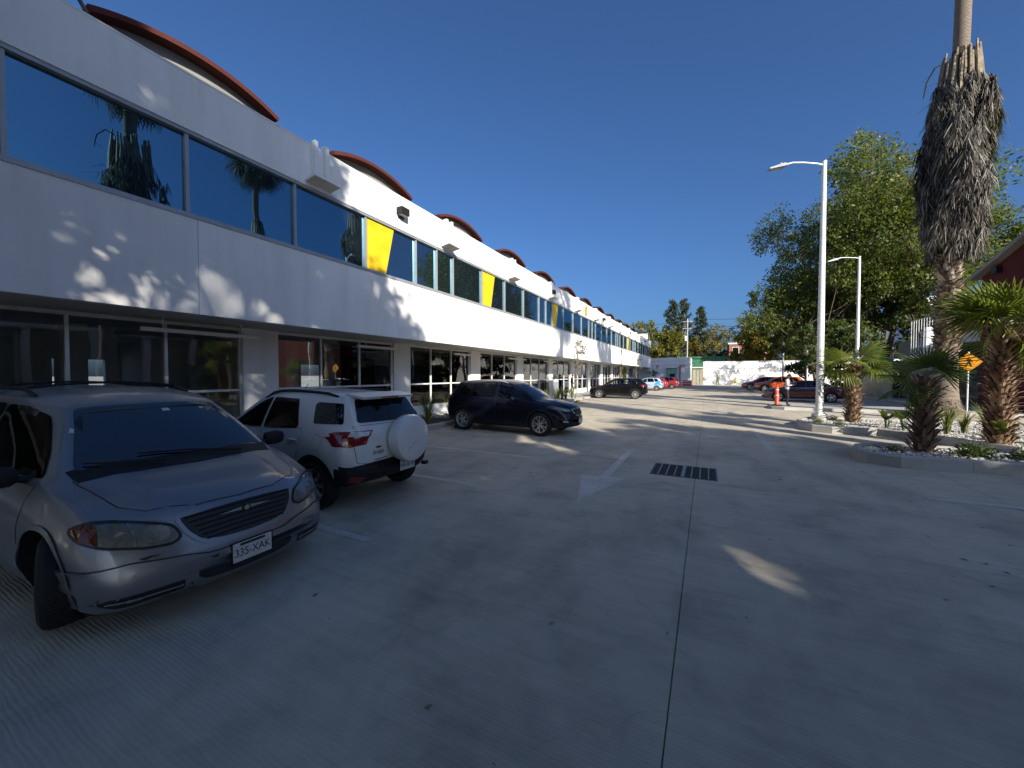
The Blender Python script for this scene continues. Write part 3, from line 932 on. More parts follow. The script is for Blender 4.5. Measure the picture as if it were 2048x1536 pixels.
    def ring(s, poly, view, w, off, res=.06):
        """frame band of width w inside the outline"""
        n = len(poly)
        c = Vector((sum(p[0] for p in poly) / n, sum(p[1] for p in poly) / n))
        area = sum(poly[i - 1][0] * poly[i][1] - poly[i][0] * poly[i - 1][1] for i in range(n))
        inner = offset_poly(poly, w if area > 0 else -w)
        vs, fs = [], []
        seg = []
        for i in range(n):
            a, b = Vector(poly[i]), Vector(poly[(i + 1) % n]); ia, ib = Vector(inner[i]), Vector(inner[(i + 1) % n])
            k = max(1, int((b - a).length / res))
            for j in range(k): seg.append((a.lerp(b, j / k), ia.lerp(ib, j / k)))
        for o, i_ in seg:
            for q in (o, i_):
                l, nr, d = s.hit(q.x, q.y, view); vs.append(l + nr * off)
        m = len(seg)
        for i in range(m):
            j = (i + 1) % m
            fs.append((2 * i, 2 * j, 2 * j + 1, 2 * i + 1))
        return vs, fs
    def strip(s, line, view, w=.006, off=.0015, res=.05):
        pts = []
        for a, b in zip(line, line[1:]):
            a, b = Vector(a), Vector(b)
            k = max(1, int((b - a).length / res))
            for j in range(k): pts.append(a.lerp(b, j / k))
        pts.append(Vector(line[-1]))
        vs, fs = [], []
        for i, p in enumerate(pts):
            t = (pts[min(i + 1, len(pts) - 1)] - pts[max(i - 1, 0)]).normalized()
            nn = Vector((-t.y, t.x)) * w / 2
            for q in (p - nn, p + nn):
                l, nr, d = s.hit(q.x, q.y, view); vs.append(l + nr * off)
        for i in range(len(pts) - 1): fs.append((2 * i, 2 * i + 1, 2 * i + 3, 2 * i + 2))
        return vs, fs

def text_mesh(txt, size, m, name='lettering', ext=.0006):
    cu = bpy.data.curves.new(name, 'FONT')
    cu.body = txt; cu.size = size; cu.align_x = 'CENTER'; cu.align_y = 'CENTER'; cu.extrude = ext
    cu.resolution_u = 3
    o = bpy.data.objects.new(name, cu); COL.objects.link(o)
    dg = bpy.context.evaluated_depsgraph_get()
    me = bpy.data.meshes.new_from_object(o.evaluated_get(dg))
    bpy.data.objects.remove(o); bpy.data.curves.remove(cu)
    me.materials.clear(); me.materials.append(m)
    return me

def wheel_meshes(r, w, rim, style, bright, dark):
    """axis along Y, outer face at +Y"""
    ty = MB()
    h = w / 2
    prof = [(rim, -h * .75), (rim + .015, -h * .95), (r - .05, -h), (r - .012, -h * .82), (r, -h * .6), (r, h * .6), (r - .012, h * .82), (r - .05, h), (rim + .015, h * .95), (rim, h * .75)]
    vs, fs = [], []
    n = 36
    for a, z in prof:
        for k in range(n):
            t = 2 * math.pi * k / n
            vs.append((a * math.cos(t), z, a * math.sin(t)))
    for i in range(len(prof) - 1):
        for k in range(n):
            fs.append((i * n + k, i * n + (k + 1) % n, (i + 1) * n + (k + 1) % n, (i + 1) * n + k))
    ty.add(vs, fs)
    # tread blocks
    for k in range(72):
        t = 2 * math.pi * k / 72
        Mx = Matrix.Rotation(-t, 4, 'Y')
        for q in (-1, 1):
            ty.box((r - .002, q * h * .30 - h * .24, -.011), (r + .004, q * h * .30 + h * .24, .011), M=Mx)
    tyre = ty.mesh('wheel', M['black_rubber'], 35)
    rm = MB()
    rm.lathe([(rim - .02, -h * .7), (rim - .02, h * .15)], 28, 1, axis='Y')
    # outer lip
    vs, fs = [], []
    prof = [(rim + .004, h * .70), (rim + .004, h * .86), (rim - .012, h * .86), (rim - .024, h * .55), (rim - .024, h * .1)]
    for a, z in prof:
        for k in range(n):
            t = 2 * math.pi * k / n; vs.append((a * math.cos(t), z, a * math.sin(t)))
    for i in range(len(prof) - 1):
        for k in range(n): fs.append((i * n + k, i * n + (k + 1) % n, (i + 1) * n + (k + 1) % n, (i + 1) * n + k))
    rm.add(vs, fs, 0)
    ns, ww, dbl = style
    for k in range(ns):
        for dlt in ((-dbl, dbl) if dbl else (0,)):
            Mx = Matrix.Rotation(2 * math.pi * k / ns + .3, 4, 'Y')
            a0, a1 = .035, rim - .018
            sp = [(-ww * .8, a0), (ww * .8, a0), (ww * .62 + dlt * .25, a1), (-ww * .62 + dlt * .25, a1)]
            y1 = [h * .80, h * .80, h * .62, h * .62]
            vs = [(x, h * .35, z) for x, z in sp] + [(x, y, z) for (x, z), y in zip(sp, y1)]
            vs = [(x + dlt * .06 * (z / rim), y, z) for x, y, z in vs] if dbl else vs
            rm.add(vs, [(0, 1, 2, 3), (4, 5, 6, 7), (0, 1, 5, 4), (1, 2, 6, 5), (2, 3, 7, 6), (3, 0, 4, 7)], 0, Mx)
    rm.lathe([(.045, h * .3), (.045, h * .78), (.03, h * .84), (.001, h * .85)], 14, 0, axis='Y')
    for k in range(5):
        t = 2 * math.pi * k / 5
        rm.lathe([(.008, h * .8), (.008, h * .83)], 6, 1, Matrix.Translation((.032 * math.cos(t), 0, .032 * math.sin(t))), axis='Y')
    return tyre, rm.mesh('rim', [bright, dark], 35)

def make_car(name, loc, rz, S, label, paint_m, group=None, cat='car', glassm=None, steer=0):
    root = empty(name, (loc[0], loc[1], 0), rz, label, cat, group)
    bd = Body(S)
    glassm = glassm or M['carglass']
    W = S['W']; wx0, wx1 = S['axles']; r = S['wheel_r']; tr = S['track']
    # body with wheel wells cut out
    me = bpy.data.meshes.new('body'); bd.bm.to_mesh(me)
    me.materials.append(paint_m); me.materials.append(M['black_plastic']); me.materials.append(M['black_plastic'])
    for p in me.polygons:
        if p.center.z < S.get('clad', -1) and abs(p.center.y) > .3: p.material_index = 1
        if p.normal.z < -.7 and p.center.z < .5: p.material_index = 1
        if p.center.z < S.get('clad_rear', -1) and p.center.x < S['axles'][0] - .4: p.material_index = 1
    tmp = link('body', me)
    cut = MB()
    for wx in (wx0, wx1):
        for sd in (-1, 1):
            Mx = Matrix.Translation((wx, sd * (tr + .1), r))
            cut.lathe([(S.get('arch', r + .055), -.27), (S.get('arch', r + .055), .45)] if sd > 0 else [(S.get('arch', r + .055), -.45), (S.get('arch', r + .055), .27)], 40, 0, Mx, axis='Y')
    cme = cut.mesh('cut', M['black_plastic']); co = link('cut', cme)
    md = tmp.modifiers.new('b', 'BOOLEAN'); md.operation = 'DIFFERENCE'; md.object = co; md.solver = 'EXACT'; md.use_self = False
    try: md.material_mode = 'TRANSFER'
    except Exception: pass
    dg = bpy.context.evaluated_depsgraph_get()
    nm = bpy.data.meshes.new_from_object(tmp.evaluated_get(dg))
    bpy.data.objects.remove(tmp); bpy.data.objects.remove(co)
    # open the window holes
    bm = bmesh.new(); bm.from_mesh(nm)
    kill = []
    for f in bm.faces:
        c = f.calc_center_median()
        if c.z < .7: continue
        hit = False
        for poly, view in S['glass']:
            if view == 'LR' and abs(f.normal.y) > .35: hit = all(inpoly((v.co.x, v.co.z), poly) for v in f.verts)
            elif view == 'F' and f.normal.x > .2 and c.x > 0: hit = all(inpoly((v.co.y, v.co.z), poly) for v in f.verts)
            elif view == 'B' and f.normal.x < -.2 and c.x < 0: hit = all(inpoly((v.co.y, v.co.z), poly) for v in f.verts)
            if hit: break
        if hit: kill.append(f)
    bmesh.ops.delete(bm, geom=kill, context='FACES')
    bm.to_mesh(nm)
    # lining of the cabin
    lb = bm.copy()
    lb.normal_update()
    zl_ = S.get('lining', .95)
    bmesh.ops.delete(lb, geom=[f for f in lb.faces if f.calc_center_median().z < zl_ or f.calc_center_median().x > S['cowl'] - .05 or f.calc_center_median().x < S['zc'][0][0] + .25], context='FACES')
    for v in lb.verts: v.co -= v.normal * .025
    lm = bpy.data.meshes.new('cabin_lining'); lb.to_mesh(lm); lb.free(); bm.free()
    lm.materials.clear(); lm.materials.append(M['interior'])
    nm.polygons.foreach_set('use_smooth', [True] * len(nm.polygons)); nm.set_sharp_from_angle(angle=R(38))
    body = link('body', nm, root); body.name = 'body'
    link('cabin_lining', lm, root)
    def sheet(pname, geo, m, parent=root, smooth=50):
        vs, fs = geo
        return MB().add(vs, fs).build(pname, m, parent, smooth)
    # glazing
    for poly, view in S['glass']:
        vw = ('L', 'R') if view == 'LR' else (view,)
        for q in vw:
            nmw = {'F': 'windscreen', 'B': 'rear_window'}.get(view, 'side_window')
            gm = glassm
            if nmw == 'windscreen': gm = S.get('screen', M['carglass'])
            elif poly[0][0] < S.get('dark_from', -9): gm = M['carglass_dark']
            gl = sheet(nmw, bd.patch(poly, q, .006, .09, 0, True), gm)
            sheet('seal', bd.ring(poly, q, .045, .0065), M['gloss_black'], gl)
    # doors, bonnet
    for poly in S.get('doors', []):
        for q in ('L', 'R'):
            d = sheet('door', bd.patch(poly, q, .004, .06), paint_m)
            sheet('shut_line', bd.ring(offset_poly(poly, .008 if sum(poly[i-1][0]*poly[i][1]-poly[i][0]*poly[i-1][1] for i in range(len(poly))) < 0 else -.008), q, .012, .0008), M['ink'], d)
            hx = min(p[0] for p in poly) + .14; hz = S.get('handle_z', .92)
            sd = 1 if q == 'L' else -1
            l, nr, _ = bd.hit(hx, hz, q)
            Mx = Matrix.Translation(l)
            MB().tube([l + Vector((-.10, 0, 0)) + nr * .012, l + Vector((-.06, 0, .006)) + nr * .034, l + Vector((.06, 0, .006)) + nr * .034, l + Vector((.10, 0, 0)) + nr * .012], [.010, .016, .016, .010], 8).build('handle', S.get('handle_m', paint_m), d, 50)
    if 'hood' in S:
        h = sheet('bonnet', bd.patch(S['hood'], 'T', .004, .05), paint_m)
        sheet('shut_line', bd.ring(offset_poly(S['hood'], .009), 'T', .014, .001), M['ink'], h)
    # wheels
    ty, rm = wheel_meshes(r, S['wheel_w'], S['rim'], S['spokes'], S.get('rim_m', M['alloy']), S.get('rim_d', M['dark_alloy']))
    for wx in (wx0, wx1):
        for sd in (-1, 1):
            a = 0 if sd > 0 else math.pi
            if wx == wx1: a += steer
            w = link('wheel', ty, root, (wx, sd * tr, r), (0, 0, a))
            link('rim', rm, w)
    # under-tray keeps daylight out
    MB().box((wx0 + .35, -W * .78, .22), (wx1 - .35, W * .78, .34)).build('underbody', M['black_plastic'], root)
    # cabin
    fx = S['seat_x']; zf = S.get('seat_z', .42)
    for yy in (-.37, .37):
        s_ = MB().bbox((fx - .25, yy - .24, zf), (fx + .28, yy + .24, zf + .2), .05)
        s_.bbox((-.07, yy - .23, 0), (.07, yy + .23, .62), .05, 0, Matrix.Translation((fx - .25, 0, zf + .12)) @ Matrix.Rotation(R(-14), 4, 'Y'))
        s_.bbox((-.05, yy - .13, .66), (.05, yy + .13, .86), .04, 0, Matrix.Translation((fx - .25, 0, zf + .12)) @ Matrix.Rotation(R(-14), 4, 'Y'))
        s_.build('front_seat', M['interior'], root)
    rb = MB().bbox((fx - 1.2, -.6, zf), (fx - .75, .6, zf + .2), .05)
    rb.bbox((-.08, -.6, 0), (.08, .6, .6), .05, 0, Matrix.Translation((fx - 1.15, 0, zf + .12)) @ Matrix.Rotation(R(-16), 4, 'Y'))
    for yy in (-.4, .4): rb.bbox((-.05, yy - .12, .62), (.05, yy + .12, .8), .04, 0, Matrix.Translation((fx - 1.15, 0, zf + .12)) @ Matrix.Rotation(R(-16), 4, 'Y'))
    rb.build('rear_seat', M['interior'], root)
    dx = S['cowl']; dz = S['cowl_z']
    MB().add([(dx - .02, -.68, dz - .05), (dx - .02, .68, dz - .05), (dx - .42, .68, dz - .10), (dx - .42, -.68, dz - .10), (dx - .02, -.68, dz - .5), (dx - .02, .68, dz - .5), (dx - .36, .68, dz - .5), (dx - .36, -.68, dz - .5)],
             [(0, 1, 2, 3), (4, 5, 6, 7), (0, 1, 5, 4), (1, 2, 6, 5), (2, 3, 7, 6), (3, 0, 4, 7)]).build('dashboard', M['interior'], root)
    st = MB()
    Mx = Matrix.Translation((dx - .56, .37, dz - .12)) @ Matrix.Rotation(R(-62), 4, 'Y')
    st.tube([(.18 * math.cos(t * math.pi / 12), .18 * math.sin(t * math.pi / 12), 0) for t in range(25)], .015, 6, 0, Mx)
    st.box((-.17, -.03, -.01), (.17, .03, .01), 0, Mx)
    st.build('steering_wheel', M['interior'], root)
    l, nr, _ = bd.hit(0, S['zc_screen_top'], 'F')
    MB().bbox((l.x - .12, -.12, l.z - .10), (l.x - .09, .12, l.z - .03), .01).build('inside_mirror', M['black_plastic'], root)
    return root, bd, sheet

def mirror_pair(root, bd, x, z, m, size=(.10, .20, .14), arm=.04, drop=0):
    for q, sd in (('L', 1), ('R', -1)):
        l, nr, _ = bd.hit(x, z, q)
        sx, sy, sz = size
        y0 = l.y + sd * arm
        prof = [(.55, -1), (.95, -.5), (1, .2), (.8, .8), (.45, 1)]
        mb = MB()
        n = 12; vs = []; fs = []
        rows = [(0, .55), (.18, .92), (.6, 1), (.9, .8), (1, .45)]
        for t, k in rows:
            for i in range(n):
                a = 2 * math.pi * i / n
                ex = abs(math.cos(a)) ** .6 * math.copysign(1, math.cos(a)); ez = abs(math.sin(a)) ** .6 * math.copysign(1, math.sin(a))
                vs.append((x - .02 + sx / 2 * ex * k - .03 * t, y0 + sd * sy * t, z + .05 - drop + sz / 2 * ez * k))
        for i in range(len(rows) - 1):
            for k in range(n): fs.append((i * n + k, i * n + (k + 1) % n, (i + 1) * n + (k + 1) % n, (i + 1) * n + k))
        fs.append(tuple(range(n))); fs.append(tuple(range((len(rows) - 1) * n, len(rows) * n)))
        mb.add(vs, fs)
        mb.tube([l - Vector((0, sd * .05, 0)), (x - .02, y0 + sd * .03, z + .03 - drop)], .03, 6)
        mm = mb.build('door_mirror', m, root, 50)
        MB().add([(x - .02 - sx / 2 * .98 - .02, y0 + sd * sy * a, z + .05 - drop + sz * b) for a, b in ((.15, -.36), (.88, -.3), (.9, .3), (.15, .38))], [(0, 1, 2, 3)]).build('mirror_glass', M['chrome'], mm)

def roof_rails(root, bd, x0, x1, y, m, rad=.018, lift=.045):
    for sd in (-1, 1):
        pts = []
        for k in range(9):
            x = x0 + (x1 - x0) * k / 8
            l, nr, _ = bd.hit(x, sd * y, 'T')
            e = 0 if k in (0, 8) else (lift * .8 if k in (1, 7) else lift)
            pts.append((l.x, l.y, l.z + e))
        MB().tube(pts, [rad * .8] + [rad] * 7 + [rad * .8], 8).build('roof_rail', m, root, 50)

def plate(root, bd, y, z, view, txt, w=.31, h=.155, off=.012, size=.085, name='number_plate'):
    l, nr, d = bd.hit(y, z, view)
    xs_ = [bd.hit(y + a * w / 2, z + b * h / 2, view)[0].x for a in (-1, 0, 1) for b in (-1, 0, 1)]
    x = max(xs_) + off * .6 if view == 'F' else min(xs_) - off * .6
    sd = 1 if view == 'F' else -1
    p = MB().box((x - .003, y - w / 2, z - h / 2), (x + .003, y + w / 2, z + h / 2)).build(name, M['plate_white'], root)
    fm = MB()
    for a, b in (((y - w / 2 - .008, z - h / 2 - .008), (y + w / 2 + .008, z - h / 2)), ((y - w / 2 - .008, z + h / 2), (y + w / 2 + .008, z + h / 2 + .008)),
                 ((y - w / 2 - .008, z - h / 2), (y - w / 2, z + h / 2)), ((y + w / 2, z - h / 2), (y + w / 2 + .008, z + h / 2))):
        fm.box((x - .005, a[0], a[1]), (x + .005, b[0], b[1]))
    fm.build('plate_frame', M['gloss_black'], p)
    if txt:
        tm = text_mesh(txt, size, M['ink'])
        o = link('lettering', tm, p, (x + sd * .0045, y, z - h * .06), (R(90), 0, R(90) * sd))
        k = w * .9 / max(o.dimensions.x, .01)
        o.scale = (k, 1.25 * k if k < 1 else 1.2, 1)
    MB().box((x + sd * .0035 - .0005, y - w * .32, z + h * .30), (x + sd * .0035 + .0005, y + w * .32, z + h * .44)).build('plate_band', M['ink'], p)
    return p

# ---- templates (x forward, metres, origin on the ground between the axles)
def scale_spec(S, kx, ky, kz):
    T = dict(S)
    for k in ('zc', 'dr', 'zb', 'zw', 'zl', 'zs'): T[k] = [(x * kx, v * kz) for x, v in S[k]]
    for k in ('yr', 'yb', 'yw', 'yl', 'ys'): T[k] = [(x * kx, v * ky) for x, v in S[k]]
    T['sh'] = [(x * kx, v * kx) for x, v in S['sh']]
    T['W'] = S['W'] * ky
    T['glass'] = [([(a * (kx if vw == 'LR' else ky), b * kz) for a, b in p], vw) for p, vw in S['glass']]
    T['doors'] = [[(a * kx, b * kz) for a, b in p] for p in S.get('doors', [])]
    if 'hood' in S: T['hood'] = [(a * kx, b * ky) for a, b in S['hood']]
    T['axles'] = tuple(a * kx for a in S['axles'])
    for k in ('seat_x', 'cowl'): T[k] = S[k] * kx
    for k in ('cowl_z', 'zc_screen_top', 'handle_z', 'clad', 'lining'):
        if k in S: T[k] = S[k] * kz
    T['track'] = S['track'] * ky
    return T

VAN = dict(W=1.0,
  zc=[(-2.40, .62), (-2.39, .80), (-2.36, 1.05), (-2.30, 1.25), (-2.18, 1.48), (-2.05, 1.60), (-1.8, 1.67), (-1.0, 1.72), (-.2, 1.715), (.3, 1.665), (.66, 1.575), (1.50, 1.07), (1.58, 1.035), (1.8, .985), (2.05, .915), (2.2, .855), (2.28, .79), (2.33, .70), (2.37, .60), (2.405, .50), (2.42, .42)],
  dr=[(-2.4, .02), (-2, .06), (-1, .10), (.3, .09), (.66, .045), (1.5, .03), (2.0, .05), (2.42, .03)],
  yr=[(-2.4, .66), (-2.2, .68), (-1.9, .70), (-1, .715), (.3, .67), (.66, .60), (1.47, .76), (1.6, .74), (2.0, .70), (2.3, .66), (2.42, .60)],
  zb=[(-2.4, .60), (-2.3, 1.05), (-1.8, 1.07), (0, 1.05), (1.0, 1.02), (1.5, .985), (1.9, .90), (2.15, .82), (2.3, .70), (2.42, .4)],
  yb=[(-2.4, .70), (-2.3, .84), (-2, .88), (-1, .90), (.9, .90), (1.5, .88), (1.9, .85), (2.15, .83), (2.3, .80), (2.42, .74)],
  zw=[(-2.4, .58), (-2, .74), (0, .72), (1.5, .72), (2.1, .63), (2.3, .52), (2.42, .38)],
  yw=[(-2.4, .74), (-2.25, .92), (-1.8, .965), (0, .975), (1.2, .97), (1.7, .96), (2.1, .93), (2.3, .89), (2.42, .80)],
  zl=[(-2.4, .5), (-2.2, .45), (0, .40), (1.8, .40), (2.25, .36), (2.42, .33)],
  yl=[(-2.4, .72), (-2.25, .90), (-1.8, .955), (0, .965), (1.5, .96), (2.1, .92), (2.3, .88), (2.42, .78)],
  zs=[(-2.40, .58), (-2.38, .42), (-2.3, .32), (-1.9, .26), (-.8, .20), (1.2, .20), (2.0, .19), (2.3, .20), (2.36, .23), (2.40, .29), (2.42, .36)],
  ys=[(-2.4, .66), (-2.2, .84), (-1.8, .89), (0, .90), (1.5, .90), (2.1, .86), (2.3, .82), (2.42, .70)],
  sh=[(-2.4, -.16), (-2.0, -.05), (-1, 0), (0, 0), (.66, .12), (1.5, .22), (2.1, .30), (2.42, .36)],
  crease=(1.55, .52, .030, .13, 2.24),
  axles=(-1.36, 1.52), wheel_r=.335, wheel_w=.215, track=.84, rim=.205, spokes=(5, .035, 0), arch=.40,
  glass=[(rounded([(-.72, 1.075), (-.40, 1.105), (0, 1.115), (.40, 1.105), (.72, 1.075), (.535, 1.535), (.3, 1.55), (0, 1.555), (-.3, 1.55), (-.535, 1.535)], .05), 'F'),
         (rounded([(-.08, 1.06), (1.22, 1.04), (1.02, 1.22), (.60, 1.48), (.25, 1.56), (-.08, 1.57)], .05), 'LR'),
         (rounded([(-1.05, 1.07), (-.17, 1.06), (-.17, 1.575), (-1.05, 1.575)], .06), 'LR'),
         (rounded([(-2.02, 1.10), (-1.14, 1.08), (-1.14, 1.57), (-1.85, 1.53)], .06), 'LR')],
  doors=[[(-.02, .34), (1.10, .34), (1.13, .60), (1.22, .99), (-.02, 1.02)], [(-1.10, .34), (-.06, .34), (-.06, 1.02), (-1.10, 1.03)]],
  hood=[(1.44, -.74), (1.55, -.40), (1.60, 0), (1.55, .40), (1.44, .74), (1.95, .66), (2.10, .56), (2.22, .30), (2.245, 0), (2.22, -.30), (2.10, -.56), (1.95, -.66)],
  seat_x=.35, seat_z=.5, cowl=1.42, cowl_z=1.08, zc_screen_top=1.53, handle_z=.93)

SUV = dict(W=.92,
  zc=[(-2.25, .72), (-2.23, .95), (-2.18, 1.08), (-2.08, 1.22), (-1.84, 1.46), (-1.74, 1.575), (-1.68, 1.60), (-1.3, 1.635), (-.4, 1.66), (.05, 1.63), (.42, 1.54), (1.18, 1.11), (1.30, 1.07), (1.7, 1.015), (2.05, .93), (2.2, .85), (2.29, .74), (2.34, .60), (2.36, .50)],
  dr=[(-2.25, .03), (-1.7, .05), (-1, .08), (.1, .07), (.42, .04), (1.2, .03), (1.9, .06), (2.36, .03)],
  yr=[(-2.25, .60), (-2.0, .62), (-1.7, .58), (-1, .62), (.1, .59), (.42, .55), (1.16, .70), (1.3, .68), (1.9, .62), (2.36, .5)],
  zb=[(-2.25, .7), (-2.15, 1.06), (-1.8, 1.14), (-1, 1.09), (0, 1.05), (.9, 1.01), (1.3, .98), (1.8, .90), (2.15, .80), (2.36, .5)],
  yb=[(-2.25, .66), (-2.1, .78), (-1.7, .83), (0, .84), (1.2, .84), (1.8, .80), (2.15, .74), (2.36, .62)],
  zw=[(-2.25, .65), (-2, .85), (-1, .82), (0, .78), (1.3, .78), (2.0, .70), (2.36, .46)],
  yw=[(-2.25, .72), (-2.1, .86), (-1.6, .90), (-.5, .895), (.5, .895), (1.3, .90), (1.9, .88), (2.2, .80), (2.36, .66)],
  zl=[(-2.25, .58), (-2.1, .48), (0, .42), (1.9, .44), (2.36, .40)],
  yl=[(-2.25, .70), (-2.1, .85), (-1.6, .90), (0, .885), (1.3, .90), (2.0, .86), (2.36, .66)],
  zs=[(-2.25, .62), (-2.22, .48), (-2.1, .38), (-1.7, .30), (0, .26), (1.6, .26), (2.1, .25), (2.28, .28), (2.36, .40)],
  ys=[(-2.25, .6), (-2.1, .78), (-1.6, .82), (0, .82), (1.5, .82), (2.1, .78), (2.36, .55)],
  sh=[(-2.25, -.22), (-2.0, -.14), (-1.2, -.02), (-.4, 0), (.42, .10), (1.2, .18), (1.9, .30), (2.36, .42)],
  crease=(1.25, .36, .012, .05, 2.1),
  axles=(-1.38, 1.42), wheel_r=.36, wheel_w=.225, track=.80, rim=.245, spokes=(10, .020, .06), clad=.40, arch=.405,
  glass=[(rounded([(-.66, 1.10), (0, 1.14), (.66, 1.10), (.49, 1.50), (0, 1.525), (-.49, 1.50)], .05), 'F'),
         (rounded([(-.60, 1.24), (0, 1.24), (.60, 1.24), (.50, 1.52), (0, 1.545), (-.50, 1.52)], .05), 'B'),
         (rounded([(-.06, 1.08), (.92, 1.05), (.72, 1.22), (.35, 1.46), (.0, 1.545), (-.06, 1.545)], .03), 'LR'),
         (rounded([(-1.08, 1.13), (-.15, 1.09), (-.15, 1.55), (-.85, 1.54)], .03), 'LR'),
         (rounded([(-1.66, 1.19), (-1.16, 1.15), (-.95, 1.53), (-1.38, 1.51)], .03), 'LR')],
  doors=[[(-.08, .42), (.86, .42), (.92, .70), (.98, 1.02), (-.08, 1.06)], [(-1.08, .80), (-.86, .50), (-.80, .42), (-.13, .42), (-.13, 1.06), (-1.14, 1.11)]],
  hood=[(1.24, -.72), (1.34, 0), (1.24, .72), (1.75, .70), (1.95, .60), (2.14, .30), (2.19, 0), (2.14, -.30), (1.95, -.60), (1.75, -.70)],
  seat_x=.15, seat_z=.42, cowl=1.12, cowl_z=1.10, zc_screen_top=1.49, handle_z=.93)

SEDAN = dict(SUV)
SEDAN.update(W=.91,
  zc=[(-2.36, .70), (-2.34, .92), (-2.25, 1.01), (-1.85, 1.05), (-1.62, 1.09), (-.95, 1.37), (-.5, 1.445), (0, 1.45), (.3, 1.40), (1.15, .99), (1.28, .955), (1.8, .88), (2.15, .79), (2.29, .68), (2.36, .55), (2.39, .45)],
  zb=[(-2.36, .65), (-2.25, .94), (-1.7, .98), (-1, .97), (0, .94), (.9, .92), (1.3, .90), (1.9, .80), (2.2, .70), (2.39, .42)],
  zw=[(-2.36, .6), (-2, .74), (0, .70), (1.3, .68), (2.0, .62), (2.39, .40)],
  zl=[(-2.36, .5), (-2.1, .40), (0, .34), (1.9, .34), (2.39, .34)],
  zs=[(-2.36, .5), (-2.32, .36), (-2.1, .28), (0, .20), (1.6, .19), (2.1, .19), (2.3, .22), (2.39, .34)],
  dr=[(-2.36, .03), (-1.7, .04), (-1, .05), (0, .08), (.3, .05), (1.2, .03), (1.9, .05), (2.39, .03)],
  yr=[(-2.36, .62), (-1.8, .66), (-1.6, .64), (-.95, .54), (-.3, .56), (.3, .53), (1.15, .70), (1.9, .62), (2.39, .5)],
  axles=(-1.42, 1.44), wheel_r=.33, wheel_w=.215, track=.79, rim=.225, spokes=(5, .05, 0), arch=.375, clad=-1,
  glass=[(rounded([(-.66, .99), (0, 1.03), (.66, .99), (.47, 1.36), (0, 1.385), (-.47, 1.36)], .05), 'F'),
         (rounded([(-.55, 1.12), (0, 1.13), (.55, 1.12), (.46, 1.33), (0, 1.35), (-.46, 1.33)], .04), 'B'),
         (rounded([(-.06, .97), (.88, .95), (.62, 1.14), (.25, 1.34), (0, 1.375), (-.06, 1.375)], .03), 'LR'),
         (rounded([(-1.25, 1.0), (-.15, .98), (-.15, 1.375), (-.6, 1.36), (-1.0, 1.24)], .03), 'LR')],
  doors=[[(-.08, .36), (.86, .36), (.94, .70), (.98, .92), (-.08, .95)], [(-1.08, .74), (-.88, .42), (-.80, .36), (-.13, .36), (-.13, .95), (-1.2, .97)]],
  hood=[(1.22, -.70), (1.31, 0), (1.22, .70), (1.75, .68), (1.95, .58), (2.12, .30), (2.17, 0), (2.12, -.30), (1.95, -.58), (1.75, -.68)],
  seat_x=.1, seat_z=.3, cowl=1.1, cowl_z=.98, zc_screen_top=1.35, handle_z=.82, lining=.88)

P_SILVER = paint('silver_paint', (.245, .255, .272), .62, .38, .2, .5)
P_WHITE = paint('white_paint', (.74, .74, .73), 0, .4, .22)
P_BLUEBLK = paint('midnight_blue_paint', (.004, .005, .014), .1, .3, .006, .35, .12)
P_BLACK = paint('black_paint', (.004, .004, .0045), .0, .3, .004, .2, .08)
P_ORANGE = paint('orange_paint', (.55, .09, .012), .3, .35, .12)
P_RED = paint('red_paint', (.30, .012, .018), .3, .35, .12)
P_MAROON = paint('maroon_paint', (.075, .007, .012), .35, .32, .08)
P_ICE = paint('pale_blue_paint', (.45, .55, .66), .2, .4, .2)
P_SKY = paint('sky_blue_wrap', (.04, .28, .68), 0, .4, .1)

# ---------------- silver minivan
S = dict(VAN); S['screen'] = glass('van_windscreen', (.34, .38, .40), ior=2.0)
van, vb, sheet = make_car('minivan', (-5.81, 1.76), R(1.35), S, 'worn silver minivan parked nose out beside the white car', P_SILVER, cat='minivan', glassm=M['carglass_dark'], steer=R(-17))
# head lamps
for sd in (-1, 1):
    hp = [(.435 * sd, .640), (.47 * sd, .725), (.58 * sd, .765), (.72 * sd, .80), (.83 * sd, .81), (.885 * sd, .765), (.875 * sd, .70), (.80 * sd, .655), (.62 * sd, .612), (.49 * sd, .605)]
    hl = sheet('headlight', vb.patch(rounded(hp, .03), 'F', .006, .04), M['lamp_inner'], van)
    sheet('lens', vb.patch(rounded(hp, .03), 'F', .014, .05), M['lens_clear'], hl)
    ap_ = [(.815 * sd, .672), (.80 * sd, .805), (.83 * sd, .805), (.882 * sd, .765), (.872 * sd, .70)]
    sheet('turn_lamp', vb.patch(ap_, 'F', .010, .04), M['amber_lens'], hl)
    sheet('lamp_divider', vb.strip([(.665 * sd, .63), (.655 * sd, .70), (.67 * sd, .782)], 'F', .010, .0115), M['alloy'], hl)
    bowl = [(.56 * sd + .075 * math.cos(t * .52), .69 + .058 * math.sin(t * .52)) for t in range(12)]
    sheet('reflector', vb.patch(bowl, 'F', .009, .03), M['alloy'], hl)
    sheet('lamp_gasket', vb.ring(offset_poly(rounded(hp, .03), .012 if sd > 0 else -.012), 'F', .018, .007), M['ink'], hl)
